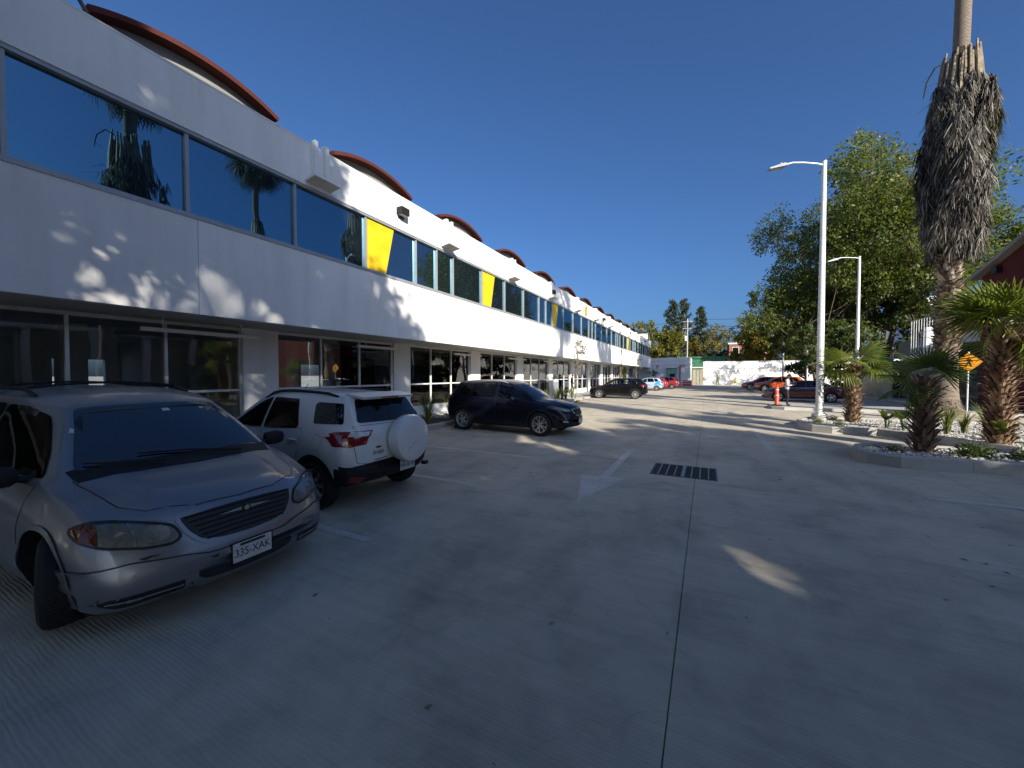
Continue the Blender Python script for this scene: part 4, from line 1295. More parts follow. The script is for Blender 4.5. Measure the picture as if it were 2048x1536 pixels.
# grille
gp_ = [(-.44, .765), (-.20, .785), (0, .79), (.20, .785), (.44, .765), (.40, .66), (.33, .575), (.20, .548), (0, .54), (-.20, .548), (-.33, .575), (-.40, .66)]
gr_ = sheet('grille', vb.patch(rounded(gp_, .03), 'F', .004, .05), M['ink'], van)
for k in range(6):
    z = .575 + k * .035
    hw_ = .30 + (z - .575) * .56
    pts = [(-hw_ + 2 * hw_ * j / 10, z + .012 * (1 - ((j - 5) / 5) ** 2)) for j in range(11)]
    sheet('slat', vb.strip(pts, 'F', .013, .014), M['pit'], gr_)
sheet('grille_surround', vb.ring(offset_poly(rounded(gp_, .03), .02), 'F', .028, .010), P_SILVER, gr_)
# winged badge
l, nr, _ = vb.hit(0, .725, 'F')
wing = [(-.21, .725), (-.06, .739), (0, .745), (.06, .739), (.21, .725), (.06, .718), (0, .712), (-.06, .718)]
bdg = MB().prism([(a, b) for a, b in wing], l.x + .018, l.x + .026, plane='YZ').build('badge', M['chrome'], van)
MB().lathe([(.034, .018), (.034, .032), (.024, .036), (.001, .036)], 18, 0, Matrix.Translation((l.x, 0, .728)), axis='X').build('medallion', M['dark_alloy'], bdg, 40)
MB().lathe([(.020, .037), (.020, .040), (.001, .041)], 14, 0, Matrix.Translation((l.x, 0, .728)), axis='X').build('medallion_face', M['chrome'], bdg, 40)
# bumper
bp = [(-.93, .50), (-.70, .525), (-.42, .50), (-.30, .472), (0, .462), (.30, .472), (.42, .50), (.70, .525), (.93, .50), (.94, .34), (.90, .215), (.5, .20), (0, .195), (-.5, .20), (-.90, .215), (-.94, .34)]
fb = sheet('front_bumper', vb.patch(rounded(bp, .03), 'F', .012, .05, .03), P_SILVER, van)
sheet('bumper_seam', vb.strip([(-.93, .503), (-.70, .528), (-.42, .503), (-.30, .475), (0, .465), (.30, .475), (.42, .503), (.70, .528), (.93, .503)], 'F', .009, .0135), M['ink'], fb)
sheet('air_intake', vb.patch(rounded([(-.36, .36), (0, .35), (.36, .36), (.36, .305), (.30, .28), (0, .27), (-.30, .28), (-.36, .305)], .02), 'F', .0145, .05), M['ink'], fb)
sheet('intake_lip', vb.strip([(-.37, .32), (-.31, .277), (0, .267), (.31, .277), (.37, .32)], 'F', .012, .020), P_SILVER, fb)
for sd in (-1, 1):
    sl_ = [(.44 * sd, .335), (.80 * sd, .315), (.82 * sd, .27), (.76 * sd, .24), (.44 * sd, .265)]
    sheet('lower_slot', vb.patch(rounded(sl_, .015), 'F', .0145, .05), M['ink'], fb)
    sheet('slot_bar', vb.strip([(.45 * sd, .301), (.80 * sd, .283)], 'F', .010, .021), M['chrome'], fb)
    sheet('slot_lip', vb.strip([(.44 * sd, .262), (.76 * sd, .237), (.825 * sd, .268), (.835 * sd, .318)], 'F', .010, .020), P_SILVER, fb)
chips = [[(-.66, .548), (-.60, .556), (-.55, .545), (-.61, .540), (-.63, .532)], [(-.30, .44), (-.24, .447), (-.25, .425), (-.27, .405), (-.28, .43)], [(.66, .585), (.69, .60), (.70, .585)], [(-.86, .285), (-.81, .30), (-.80, .27)], [(-.41, .29), (-.395, .30), (-.39, .275)]]
for c in chips: sheet('paint_chip', vb.patch(c, 'F', .0165, .05, 0), M['ink'], fb)
pl_ = plate(van, vb, 0, .402, 'F', '335-XAK', .31, .155, .03, .09)
# bonnet edge, cowl, wipers
cw = [(1.475, -.73), (1.545, -.40), (1.58, 0), (1.545, .40), (1.475, .73), (1.32, .755), (1.375, .40), (1.40, 0), (1.375, -.40), (1.32, -.755)]
sheet('cowl_panel', vb.patch(cw, 'T', .006, .05), M['black_plastic'], van)
for a, b, c in (((1.50, .42), (1.42, .0), (1.36, -.34)), ((1.50, -.20), (1.40, -.50), (1.32, -.66))):
    pts = []
    for (x, y) in (a, b, c):
        q, nr, _ = vb.hit(x, y, 'T'); pts.append(q + nr * .03)
    MB().tube(pts, [.012, .009, .006], 6).build('wiper', M['black_rubber'], van, 60)
mirror_pair(van, vb, 1.08, 1.02, M['black_plastic'], (.12, .24, .17), .05)
roof_rails(van, vb, -1.95, .05, .60, M['black_plastic'], .02, .05)
for x in (-.25, -1.35):
    pts = []
    for k in range(7):
        y = -.60 + 1.2 * k / 6
        l, nr, _ = vb.hit(x, y, 'T'); pts.append((l.x, y, vb.hit(x, .60, 'T')[0].z + .06 + .045 * (1 - ((k - 3) / 3) ** 2)))
    MB().tube(pts, .014, 6).build('crossbar', M['black_plastic'], van, 60)
for k in range(5):
    y = -.40 + k * .2
    sheet('roof_rib', vb.strip([(-1.8, y), (.1, y)], 'T', .012, .006), P_SILVER, van)
sheet('sticker', vb.patch([(.04, 1.475), (.10, 1.475), (.10, 1.50), (.04, 1.50)], 'F', .006, .1, 0), M['plate_white'], van)
sheet('sticker', vb.patch([(-.64, 1.345), (-.585, 1.345), (-.60, 1.375), (-.62, 1.385)], 'F', .006, .1, 0), M['plate_white'], van)
for q in ('L', 'R'):
    sheet('arch_lip', vb.ring([(1.52 + .43 * math.cos(t * .2618), .335 + .43 * math.sin(t * .2618)) for t in range(-1, 14)][::-1] + [], q, -.035, .012), P_SILVER, van) if False else None
    lip = [(1.52 + .415 * math.cos(t * math.pi / 16), .335 + .415 * math.sin(t * math.pi / 16)) for t in range(-3, 20)]
    sheet('arch_lip', vb.strip(lip, q, .035, .010), P_SILVER, van)

# ---------------- white compact SUV with a spare wheel on its back door
S = scale_spec(SUV, .905, .965, 1.0)
S['zc'] = [(x, z) for x, z in [(-2.02, .66), (-2.01, .90), (-1.99, 1.06), (-1.94, 1.18), (-1.78, 1.42), (-1.68, 1.545), (-1.60, 1.575), (-1.2, 1.605), (-.4, 1.63), (.05, 1.60), (.38, 1.52), (1.07, 1.11), (1.18, 1.07), (1.54, 1.02), (1.85, .94), (1.99, .86), (2.07, .74), (2.12, .60), (2.135, .50)]]
S['axles'] = (-1.28, 1.27); S['wheel_r'] = .335; S['rim'] = .225; S['arch'] = .375; S['spokes'] = (7, .03, .05); S['track'] = .765; S['clad'] = .47; S['clad_rear'] = .615
S['glass'] = [S['glass'][0],
    (rounded([(-.60, 1.19), (0, 1.18), (.60, 1.19), (.50, 1.50), (0, 1.52), (-.50, 1.50)], .05), 'B'),
    (rounded([(-.02, 1.06), (.86, 1.05), (.62, 1.22), (.30, 1.42), (.0, 1.495), (-.02, 1.495)], .03), 'LR'),
    (rounded([(-.90, 1.13), (-.88, 1.09), (-.08, 1.06), (-.08, 1.50), (-.70, 1.49)], .04), 'LR'),
    (rounded([(-1.74, 1.18), (-1.22, 1.17), (-1.10, 1.42), (-1.14, 1.455), (-1.64, 1.445)], .03), 'LR')]
S['doors'] = [[(-.03, .42), (.80, .42), (.85, .70), (.88, 1.02), (-.03, 1.04)], [(-.96, .80), (-.82, .52), (-.74, .42), (-.07, .42), (-.07, 1.04), (-.98, 1.09)]]
S['dark_from'] = .5
S['handle_z'] = .93
eco, eb, sheet = make_car('compact_suv', (-6.06, 4.2), R(180.1), S, 'white compact SUV with white spare wheel cover on its tailgate', P_WHITE, glassm=M['carglass_dark'])
# tailgate skin with shut lines
tg = [(-.66, 1.15), (.66, 1.15), (.69, .95), (.66, .66), (.40, .63), (-.40, .63), (-.66, .66), (-.69, .95)]
td = sheet('tailgate', eb.patch(rounded(tg, .03), 'B', .005, .06), P_WHITE, eco)
sheet('shut_line', eb.ring(offset_poly(rounded(tg, .03), .008), 'B', .012, .001), M['ink'], td)
for sd, q in ((1, 'L'), (-1, 'R')):
    tl = sheet('tail_light', eb.patch(rounded([(-1.60, 1.03), (-1.68, 1.075), (-1.82, 1.085), (-1.95, 1.085), (-1.95, .90), (-1.84, .875), (-1.72, .92)], .012), q, .008, .03), M['red_lens'], eco)
    sheet('tail_light_inner', eb.patch(rounded([(.44 * sd, 1.075), (.70 * sd, 1.085), (.84 * sd, 1.085), (.84 * sd, .89), (.70 * sd, .90), (.52 * sd, .96), (.45 * sd, 1.03)], .012), 'B', .010, .03), M['red_lens'], tl)
    sheet('reverse_lens', eb.patch(rounded([(.46 * sd, 1.068), (.70 * sd, 1.077), (.74 * sd, 1.02), (.50 * sd, 1.012)], .01), 'B', .014, .03), M['white_lens'], tl)
    sheet('fog_reflector', eb.patch(rounded([(.52 * sd, .46), (.74 * sd, .50), (.74 * sd, .42), (.58 * sd, .40)], .01), 'B', .02, .04), M['red_lens'], eco)
    # wheel arch trim
    for wx in S['axles']:
        lip = [(wx + .40 * math.cos(t * math.pi / 16), .335 + .40 * math.sin(t * math.pi / 16)) for t in range(-2, 19)]
        sheet('arch_trim', eb.strip(lip, q, .05, .008), M['black_plastic'], eco)
bb = sheet('rear_bumper', eb.patch(rounded([(-.80, .60), (-.5, .63), (0, .635), (.5, .63), (.80, .60), (.80, .42), (.6, .37), (0, .36), (-.6, .37), (-.80, .42)], .03), 'B', .016, .06), M['black_plastic'], eco)
MB().box((-2.08, -.60, .42), (-2.0, -.52, .47)).build('tow_hook', M['black_plastic'], eco)
# spare wheel cover
sp = MB().lathe([(.30, -2.02), (.335, -2.05), (.345, -2.10), (.345, -2.19), (.33, -2.225), (.29, -2.245), (.12, -2.26), (.001, -2.262)], 40, 0, Matrix.Translation((0, -.10, .915)), axis='X').build('spare_wheel_cover', P_WHITE, eco, 30)
MB().tube([(-2.248, -.36, .96 - .04), (-2.262, -.10, .87), (-2.258, .02, .80), (-2.246, .06, .72)], .004, 5).build('cover_crease', M['frame_grey'], sp)
MB().bbox((-2.06, -.22, .70), (-1.92, .02, 1.12), .02).build('spare_carrier', M['black_plastic'], eco)
# badges in dark letters
ov = [(.36 + .052 * math.cos(t * .39), .845 + .020 * math.sin(t * .39)) for t in range(16)]
sheet('oval_badge', eb.patch(ov, 'B', .012, .03), M['chrome'], eco)
ob = [(.36 + .044 * math.cos(t * .39), .845 + .014 * math.sin(t * .39)) for t in range(16)]
sheet('badge_field', eb.patch(ob, 'B', .0135, .03, 0), M['ink'], eco)
rg = [(.425 + .026 * math.cos(t * .52), .775 + .026 * math.sin(t * .52)) for t in range(12)]
sheet('ring_badge', eb.ring(rg, 'B', .009, .011), M['ink'], eco)
for zz, a, b in ((.788, .39, .28), (.772, .39, .275), (.752, .38, .29)):
    sheet('badge_letter_row', eb.strip([(a, zz), (b, zz + .004)], 'B', .008, .011), M['ink'], eco)
sheet('model_lettering', eb.strip([(.42, .675), (.20, .69)], 'B', .012, .010), M['ink'], eco)
plate(eco, eb, -.17, .50, 'B', 'PBX-81-70', .31, .15, .03, .075)
# spoiler with brake lamp, roof rails, filler cap, aerial
l, nr, _ = eb.hit(0, 1.54, 'B')
spo = MB().add([(-1.55, -.52, 1.585), (-1.55, .52, 1.585), (-1.86, .49, 1.535), (-1.86, -.49, 1.535), (-1.55, -.52, 1.545), (-1.55, .52, 1.545), (-1.84, .48, 1.50), (-1.84, -.48, 1.50)],
   [(0, 1, 2, 3), (4, 5, 6, 7), (0, 1, 5, 4), (1, 2, 6, 5), (2, 3, 7, 6), (3, 0, 4, 7)]).build('roof_spoiler', P_WHITE, eco)
MB().box((-1.872, -.16, 1.505), (-1.855, .16, 1.53)).build('brake_lamp', M['red_lens'], spo)
roof_rails(eco, eb, -1.45, .25, .56, M['black_plastic'], .022, .035)
mirror_pair(eco, eb, .62, 1.03, P_WHITE, (.11, .20, .14), .04)
cap = [(-1.36 + .085 * math.cos(t * .35), .93 + .105 * math.sin(t * .35)) for t in range(18)]
sheet('filler_flap', eb.patch(cap, 'L', .003, .05), P_WHITE, eco)
sheet('shut_line', eb.ring(offset_poly(cap, -.006), 'L', .009, .001), M['ink'], eco)
l, nr, _ = eb.hit(.12, 0, 'T')
MB().tube([l, l + Vector((-.10, 0, .10))], .005, 5).build('aerial', M['black_plastic'], eco)

def front_face(car, bd, sheet, k=1.0, dz=0.0, kx=1.0, trim=None, amber=False):
    """lamps, grille and lower trim for the parked hatchbacks and SUVs"""
    for sd in (-1, 1):
        hp = [(.40 * sd * k, .745 + dz), (.44 * sd * k, .80 + dz), (.60 * sd * k, .85 + dz), (.76 * sd * k, .90 + dz), (.82 * sd * k, .885 + dz), (.79 * sd * k, .82 + dz), (.64 * sd * k, .755 + dz), (.50 * sd * k, .73 + dz)]
        hl = sheet('headlight', bd.patch(rounded(hp, .015), 'F', .008, .035), M['lamp_inner'], car)
        sheet('lens', bd.patch(rounded(hp, .015), 'F', .014, .05), M['lens_clear'], hl)
        bw = [(.56 * sd * k + .045 * math.cos(t * .52), .79 + dz + .04 * math.sin(t * .52)) for t in range(12)]
        sheet('reflector', bd.patch(bw, 'F', .0115, .03), M['chrome'], hl)
        if amber:
            sheet('turn_lamp', bd.patch([(.74 * sd * k, .835 + dz), (.76 * sd * k, .895 + dz), (.815 * sd * k, .885 + dz), (.79 * sd * k, .83 + dz)], 'F', .0125, .03), M['amber_lens'], hl)
        sheet('fog_lamp', bd.patch(rounded([(.56 * sd * k, .47 + dz * .5), (.70 * sd * k, .49 + dz * .5), (.70 * sd * k, .44 + dz * .5), (.60 * sd * k, .42 + dz * .5)], .01), 'F', .014, .04), M['chrome'], car)
    g_ = [(-.38 * k, .80 + dz), (0, .815 + dz), (.38 * k, .80 + dz), (.34 * k, .68 + dz), (.22 * k, .60 + dz), (0, .58 + dz), (-.22 * k, .60 + dz), (-.34 * k, .68 + dz)]
    gg = sheet('grille', bd.patch(rounded(g_, .03), 'F', .006, .05), M['ink'], car)
    sheet('grille_trim', bd.ring(rounded(g_, .03), 'F', .022, .013), trim or M['chrome'], gg)
    for j in range(4):
        z = .64 + dz + j * .04
        sheet('slat', bd.strip([(-.28 * k, z), (.28 * k, z)], 'F', .010, .010), M['black_plastic'], gg)
    sheet('front_bumper', bd.patch(rounded([(-.72 * k, .42), (0, .43), (.72 * k, .42), (.66 * k, .31), (0, .29), (-.66 * k, .31)], .03), 'F', .012, .06), M['black_plastic'], car)

def suv_sides(car, bd, sheet, S, clad=True):
    for q in ('L', 'R'):
        for wx in S['axles']:
            a = S['arch'] + .025
            lip = [(wx + a * math.cos(t * math.pi / 16), S['wheel_r'] + a * math.sin(t * math.pi / 16)) for t in range(-2, 19)]
            sheet('arch_trim', bd.strip(lip, q, .055, .008), M['black_plastic'], car)
def tail_lights(car, bd, sheet, kx, z, ky=1.0):
    for sd, q in ((1, 'L'), (-1, 'R')):
        tl = sheet('tail_light', bd.patch(rounded([(-1.78 * kx, z + .02), (-1.95 * kx, z + .07), (-2.12 * kx, z + .07), (-2.12 * kx, z - .06), (-1.95 * kx, z - .05)], .012), q, .008, .04), M['red_lens'], car)
        sheet('tail_light_inner', bd.patch(rounded([(.46 * sd * ky, z + .06), (.78 * sd * ky, z + .07), (.78 * sd * ky, z - .06), (.55 * sd * ky, z - .04)], .012), 'B', .010, .04), M['red_lens'], tl)

# ---------------- dark blue SUV
S = scale_spec(SUV, 1.015, 1.0, 1.02)
S['dark_from'] = .3; S['screen'] = glass('pale_windscreen', (.78, .84, .86), ior=1.55)
S['rim_m'] = M['alloy']
S['spokes'] = (5, .019, .20)
cx, xb, sheet = make_car('dark_suv', (-5.83, 11.35), R(-2.2), S, 'midnight blue SUV parked nose out with two tone alloy wheels', P_BLUEBLK, glassm=M['carglass_dark'])
front_face(cx, xb, sheet, 1.0, .01, amber=True)
suv_sides(cx, xb, sheet, S)
tail_lights(cx, xb, sheet, 1.0, 1.09)
plate(cx, xb, 0, .46, 'F', None, .31, .15, .03)
mirror_pair(cx, xb, .66, 1.04, P_BLUEBLK, (.12, .21, .15), .05)
roof_rails(cx, xb, -1.5, .2, .57, M['aluminium'], .016, .03)

# ---------------- black crossover further along
S = scale_spec(SUV, .965, .96, .965)
S['wheel_r'] = .345; S['rim'] = .24; S['arch'] = .39; S['spokes'] = (8, .03, 0)
kk, kb, sheet = make_car('black_crossover', (-6.15, 30.3), R(183), S, 'black crossover parked nose in with bright five spoke wheels', P_BLACK, glassm=glass('light_tint', (.6, .62, .6)))
suv_sides(kk, kb, sheet, S); tail_lights(kk, kb, sheet, .955, 1.02, .95); front_face(kk, kb, sheet, .95, -.03)
mirror_pair(kk, kb, .62, .99, P_BLACK, (.11, .2, .14), .04)
# ---------------- small pale blue hatchback, two red hatchbacks behind it
HT = scale_spec(SUV, .80, .88, .90)
HT.update(wheel_r=.29, rim=.20, arch=.325, clad=-1, spokes=(6, .03, 0))
for nm_, lc, ang, pm, lb in (('small_hatchback', (-6.2, 46.6), 181, P_ICE, 'small pale blue hatchback with bright blue tail beyond the black crossover'),
                            ('red_hatchback', (-6.0, 49.6), 180, P_RED, 'red hatchback just behind the pale blue one'),
                            ('red_hatchback', (-5.2, 52.6), 180, P_RED, 'farther red hatchback showing only its tail near the gate house')):
    S = dict(HT)
    if 'pale' not in lb: S = scale_spec(SUV, .92, .93, .94); S.update(wheel_r=.31, rim=.21, arch=.345, spokes=(6, .03, 0))
    cc, cb_, sheet = make_car(nm_, lc, R(ang), S, lb, pm, 'hatchbacks along the white building', glassm=M['carglass_dark'])
    kx = .80 if pm is P_ICE else .92
    tail_lights(cc, cb_, sheet, kx, 1.0 if pm is not P_ICE else .96, kx + .06)
    front_face(cc, cb_, sheet, .88, -.07)
    mirror_pair(cc, cb_, .55 * kx / .9, .95, pm, (.1, .18, .13), .04)
    if pm is P_ICE:
        for q in ('L', 'R'):
            sheet('blue_wrap', cb_.patch([(-1.74, .45), (-1.42, .62), (-1.25, .72), (-.85, .62), (-.98, .95), (-1.35, 1.12), (-1.70, 1.05)], q, .005, .07), P_SKY, cc)
            sheet('blue_stripe', cb_.patch([(-.6, .62), (.5, .58), (.7, .70), (-.2, .74)], q, .006, .07), P_SKY, cc)
# ---------------- cars parked on the other side
S = dict(SEDAN)
sed, sb, sheet = make_car('maroon_sedan', (5.9, 32.6), R(176), S, 'dark maroon sedan in the tree shade behind the person', P_MAROON, glassm=M['carglass_dark'])
front_face(sed, sb, sheet, .95, -.12); mirror_pair(sed, sb, .62, .90, P_MAROON, (.1, .2, .13), .04)
for q in ('L', 'R'): sheet('window_trim', sb.strip([(-1.3, .975), (-.1, .945), (.95, .925)], q, .02, .006), M['chrome'], sed)
tail_lights(sed, sb, sheet, 1.05, .86)
S = scale_spec(SUV, .99, 1.0, .99)
org, ob_, sheet = make_car('orange_suv', (6.9, 49.2), R(180), S, 'bright orange SUV parked beyond the maroon sedan', P_ORANGE, glassm=M['carglass_dark'])
front_face(org, ob_, sheet, 1.0, 0); suv_sides(org, ob_, sheet, S); mirror_pair(org, ob_, .65, 1.02, P_ORANGE); roof_rails(org, ob_, -1.5, .2, .56, M['black_plastic'])
S = scale_spec(SUV, .95, .96, .96)
rdc, rb_, sheet = make_car('dark_red_crossover', (5.9, 53.0), R(180), S, 'dark red crossover half hidden behind the orange SUV', P_RED, glassm=M['carglass_dark'])
front_face(rdc, rb_, sheet, .95, -.03); suv_sides(rdc, rb_, sheet, S); mirror_pair(rdc, rb_, .62, .98, P_RED)
# ------------------------------------------------------------------ vegetation
M['bark'] = mottled('bark', (.16, .12, .085), scale=5, rough=.9, bump_s=.9, bump_scale=14, bump_d=.04)
M['bark_grey'] = mottled('bark_grey', (.24, .21, .18), scale=5, rough=.9, bump_s=.8, bump_scale=14, bump_d=.04)
M['leaf_mid'] = leafmat('leaf_mid', [(.030, .055, .010), (.055, .09, .014), (.09, .12, .018), (.14, .145, .026)])
M['leaf_yel'] = leafmat('leaf_yellow', [(.10, .11, .015), (.16, .14, .02), (.22, .16, .02), (.13, .13, .02), (.07, .09, .015)])
M['leaf_org'] = leafmat('leaf_orange', [(.10, .11, .015), (.20, .13, .015), (.27, .13, .015), (.12, .12, .02), (.06, .08, .015)])
M['leaf_dark'] = leafmat('leaf_dark', [(.018, .035, .010), (.030, .055, .014), (.045, .070, .018)], .25)
M['leaf_pine'] = leafmat('leaf_pine', [(.022, .035, .018), (.035, .050, .026), (.05, .065, .035)], .15)
M['leaf_grey'] = leafmat('leaf_grey', [(.10, .11, .055), (.14, .14, .07), (.17, .15, .08), (.08, .09, .04)], .3)
M['leaf_strap'] = leafmat('leaf_strap', [(.06, .10, .02), (.10, .15, .03), (.15, .19, .04), (.22, .21, .07)], .3)
M['leaf_broad'] = leafmat('leaf_broad', [(.04, .08, .02), (.06, .11, .025), (.09, .14, .03)], .3)
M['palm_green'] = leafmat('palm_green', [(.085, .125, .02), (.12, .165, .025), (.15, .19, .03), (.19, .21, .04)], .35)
M['palm_shaded'] = leafmat('palm_shaded', [(.04, .07, .014), (.055, .095, .018), (.075, .11, .02)], .3)  # darker copy of palm_green, shade put into the leaf colour
M['palm_old'] = leafmat('palm_old', [(.24, .19, .05), (.30, .24, .08), (.20, .20, .04)], .3)
M['palm_dead'] = leafmat('palm_dead', [(.018, .015, .013), (.05, .043, .036), (.11, .096, .082), (.27, .25, .215), (.04, .034, .029)], .08, .8)
M['petiole'] = mottled('petiole', (.32, .27, .18), (.15, .11, .07), scale=5, rough=.7)
M['boot'] = leafmat('palm_boot', [(.13, .075, .045), (.20, .125, .08), (.28, .19, .125), (.35, .26, .18)], .0, .8)
M['boot_pale'] = leafmat('palm_boot_pale', [(.07, .05, .036), (.14, .10, .072), (.25, .20, .15), (.38, .32, .25)], .0, .8)
M['fibre'] = mottled('palm_fibre', (.10, .065, .042), scale=20, rough=.95, bump_s=1, bump_scale=40, bump_d=.03)
def palmbark():
    m, N, L, P = newmat('palm_ringed_bark')
    co = N.new('ShaderNodeTexCoord').outputs['Object']
    wv = tnode(N, 'ShaderNodeTexWave', Scale=5.5, Distortion=1.6, Detail=3.0); wv.bands_direction = 'Z'
    L.new(co, wv.inputs[0])
    f = noise(N, L, co, 6, 5)
    c = ramp(N, L, wv.outputs['Fac'], [(.1, (.13, .10, .075)), (.6, (.27, .225, .175))])
    L.new(mixc(N, L, .5, c, ramp(N, L, f, [(.3, (.5, .5, .5)), (.7, (1.1, 1.08, 1.05))]), 'MULTIPLY'), P.inputs['Base Color'])
    P.inputs['Roughness'].default_value = .9
    L.new(bump(N, L, wv.outputs['Fac'], .7, .03), P.inputs['Normal'])
    return m
M['palmbark'] = palmbark()

def rvec(r):
    while True:
        v = Vector((r.uniform(-1, 1), r.uniform(-1, 1), r.uniform(-1, 1)))
        if .05 < v.length < 1: return v.normalized()

def leaf_quads(pts, size, r, vs, fs, droop=.3, aspect=.45, out=None):
    for p, d in pts:
        a = (d * .6 + rvec(r) * .8); a.z -= droop; a.normalize()
        b = a.cross(rvec(r)); b.normalize()
        s = size * r.uniform(.6, 1.3)
        n = len(vs)
        vs.extend((p, p + a * s * .5 + b * s * aspect * .5, p + a * s, p + a * s * .5 - b * s * aspect * .5))
        fs.append((n, n + 1, n + 2, n + 3))

def make_tree(name, loc, h, crown_r, label, seed, leaf='leaf_mid', n_leaf=9000, leaf_size=.30, trunk_r=.25, base=.28, bark='bark', flat=1.0, group=None,
              lobes=16, limbs=7, twiggy=0, density=1.0, droop=.3, multi=1, lean=(0, 0), cat='tree', clump=.55, gaps=()):
    r = random.Random(seed)
    root = empty(name, loc, 0, label, cat, group)
    tb = MB()
    zc0 = h * base
    cz = (h + zc0) / 2; ch = (h - zc0) / 2
    # lobes spread through an uneven crown volume
    L_ = []
    for k in range(lobes):
        for _ in range(30):
            d = rvec(r)
            rr = r.uniform(.25, .92) ** .6
            p = Vector((d.x * crown_r * rr, d.y * crown_r * rr, cz + d.z * ch * rr * flat))
            if all((p - q).length > crown_r * .22 for q, _ in L_): break
        L_.append((p, crown_r * r.uniform(.22, .42)))
    stems = []
    for m_ in range(multi):
        a = 2 * math.pi * m_ / max(multi, 1) + r.uniform(0, 1)
        off = Vector((math.cos(a), math.sin(a), 0)) * (trunk_r * 1.1 if multi > 1 else 0)
        top = Vector((lean[0] + off.x * 5, lean[1] + off.y * 5, zc0 + ch * .55))
        pts = [off * .6]
        for k in range(1, 6):
            t = k / 5
            pts.append(off * .6 * (1 - t) + top * t + Vector((r.uniform(-1, 1), r.uniform(-1, 1), 0)) * trunk_r * .7 * (t if k < 5 else .5))
        rad = [trunk_r * (1.35 if k == 0 else 1 - .6 * k / 5) / (1 if multi == 1 else 1.3) for k in range(6)]
        tb.tube(pts, rad, 9)
        stems.append((pts, rad))
    tw = []
    for i, (p, rd) in enumerate(L_):
        st, rad = stems[i % len(stems)]
        k = min(5, max(2, int((p.z - st[0].z) / max(st[-1].z, .1) * 3.2)))
        s = st[k]
        mid = s.lerp(p, .5) + Vector((0, 0, -.08 * (p - s).length)) + rvec(r) * .12 * (p - s).length
        tb.tube([s, mid, p], [rad[k] * .62, rad[k] * .38, rad[k] * .14], 6)
        for _ in range(5 + twiggy):
            e = p + rvec(r) * rd * r.uniform(.5, 1.05)
            e.z += twiggy * .05 * rd
            tb.tube([p.lerp(mid, .25), p.lerp(e, .5) + rvec(r) * .1 * rd, e], [rad[k] * .14 + .01, rad[k] * .09 + .006, .006], 4, cap=False)
            tw.append(e)
    tb.build('trunk', M[bark], root, 60)
    vs, fs = [], []
    tot = sum(rd ** 2 for _, rd in L_)
    for p, rd in L_:
        n = int(n_leaf * rd ** 2 / tot)
        # clumps inside each lobe leave dark gaps between
        nc = max(4, int(n / 40))
        cl = []
        for _ in range(nc):
            d = rvec(r)
            if d.z < -.3: d.z *= .4; d.normalize()
            cl.append(p + d * rd * r.uniform(.35, 1.0) * Vector((1, 1, flat)).length / 1.73)
        pts = []
        for _ in range(n):
            c = r.choice(cl)
            q = c + rvec(r) * rd * .30 * r.random() ** clump
            if gaps and any(((w_ := q + Vector(loc) - Vector(g_)) - SUN_V * w_.dot(SUN_V)).length < r_ * r.uniform(.75, 1.15) for g_, r_ in gaps): continue
            d = (q - p); d.normalize()
            pts.append((q, d))
        leaf_quads(pts, leaf_size, r, vs, fs, droop)
    link('crown', rawmesh('crown', vs, fs, M[leaf]), root)
    return root

# ---- fan palms
def fan_leaf(seed, pet=.6, R_=.75, nseg=30, arc=230, fold=.35, droop=.28, mat='palm_green', split=.45):
    """one leaf: stalk along +X from the origin, then a pleated fan"""
    r = random.Random(seed)
    mb = MB()
    sag = lambda t: -.10 * t * t * pet
    pts = [(pet * t / 5, 0, sag(t / 5)) for t in range(6)]
    mb.tube(pts, [.018, .016, .014, .012, .011, .010], 6, 1)
    o = Vector(pts[-1])
    vs, fs = [], []
    a0, a1 = -R(arc) / 2, R(arc) / 2
    for k in range(nseg):
        am = a0 + (a1 - a0) * (k + .5) / nseg
        da = (a1 - a0) / nseg * .5
        L_ = R_ * (1 - .25 * abs(am) / (math.pi)) * r.uniform(.9, 1.06)
        b = len(vs)
        rows = 5
        for j in range(rows + 1):
            t = j / rows
            rad = L_ * t
            wd = da * (1.0 if t < split else (1 - (t - split) / (1 - split)) * 1.0 + .03)
            z = -droop * L_ * t ** 2.6 * (1 + .5 * abs(am) / 2) + .10 * math.cos(am) * rad * 0
            z -= .12 * rad * (abs(am) / 2) ** 2
            jit = r.uniform(-.02, .02) * t
            for q, zz in ((-wd, 0), (0, fold * wd * rad), (wd, 0)):
                vs.append(o + Vector((math.cos(am + q + jit) * rad, math.sin(am + q + jit) * rad, z + zz - (.06 * L_ * max(t - .7, 0) * r.uniform(0, 3)))))
        for j in range(rows):
            for q in (0, 1):
                fs.append((b + j * 3 + q, b + j * 3 + q + 1, b + j * 3 + q + 4, b + j * 3 + q + 3))
    mb.add(vs, fs, 0)
    me = bpy.data.meshes.new('fan_leaf')
    me.from_pydata(mb.v, [], mb.f)
    me.materials.append(M[mat]); me.materials.append(M['petiole'])
    me.polygons.foreach_set('material_index', mb.m)
    return me

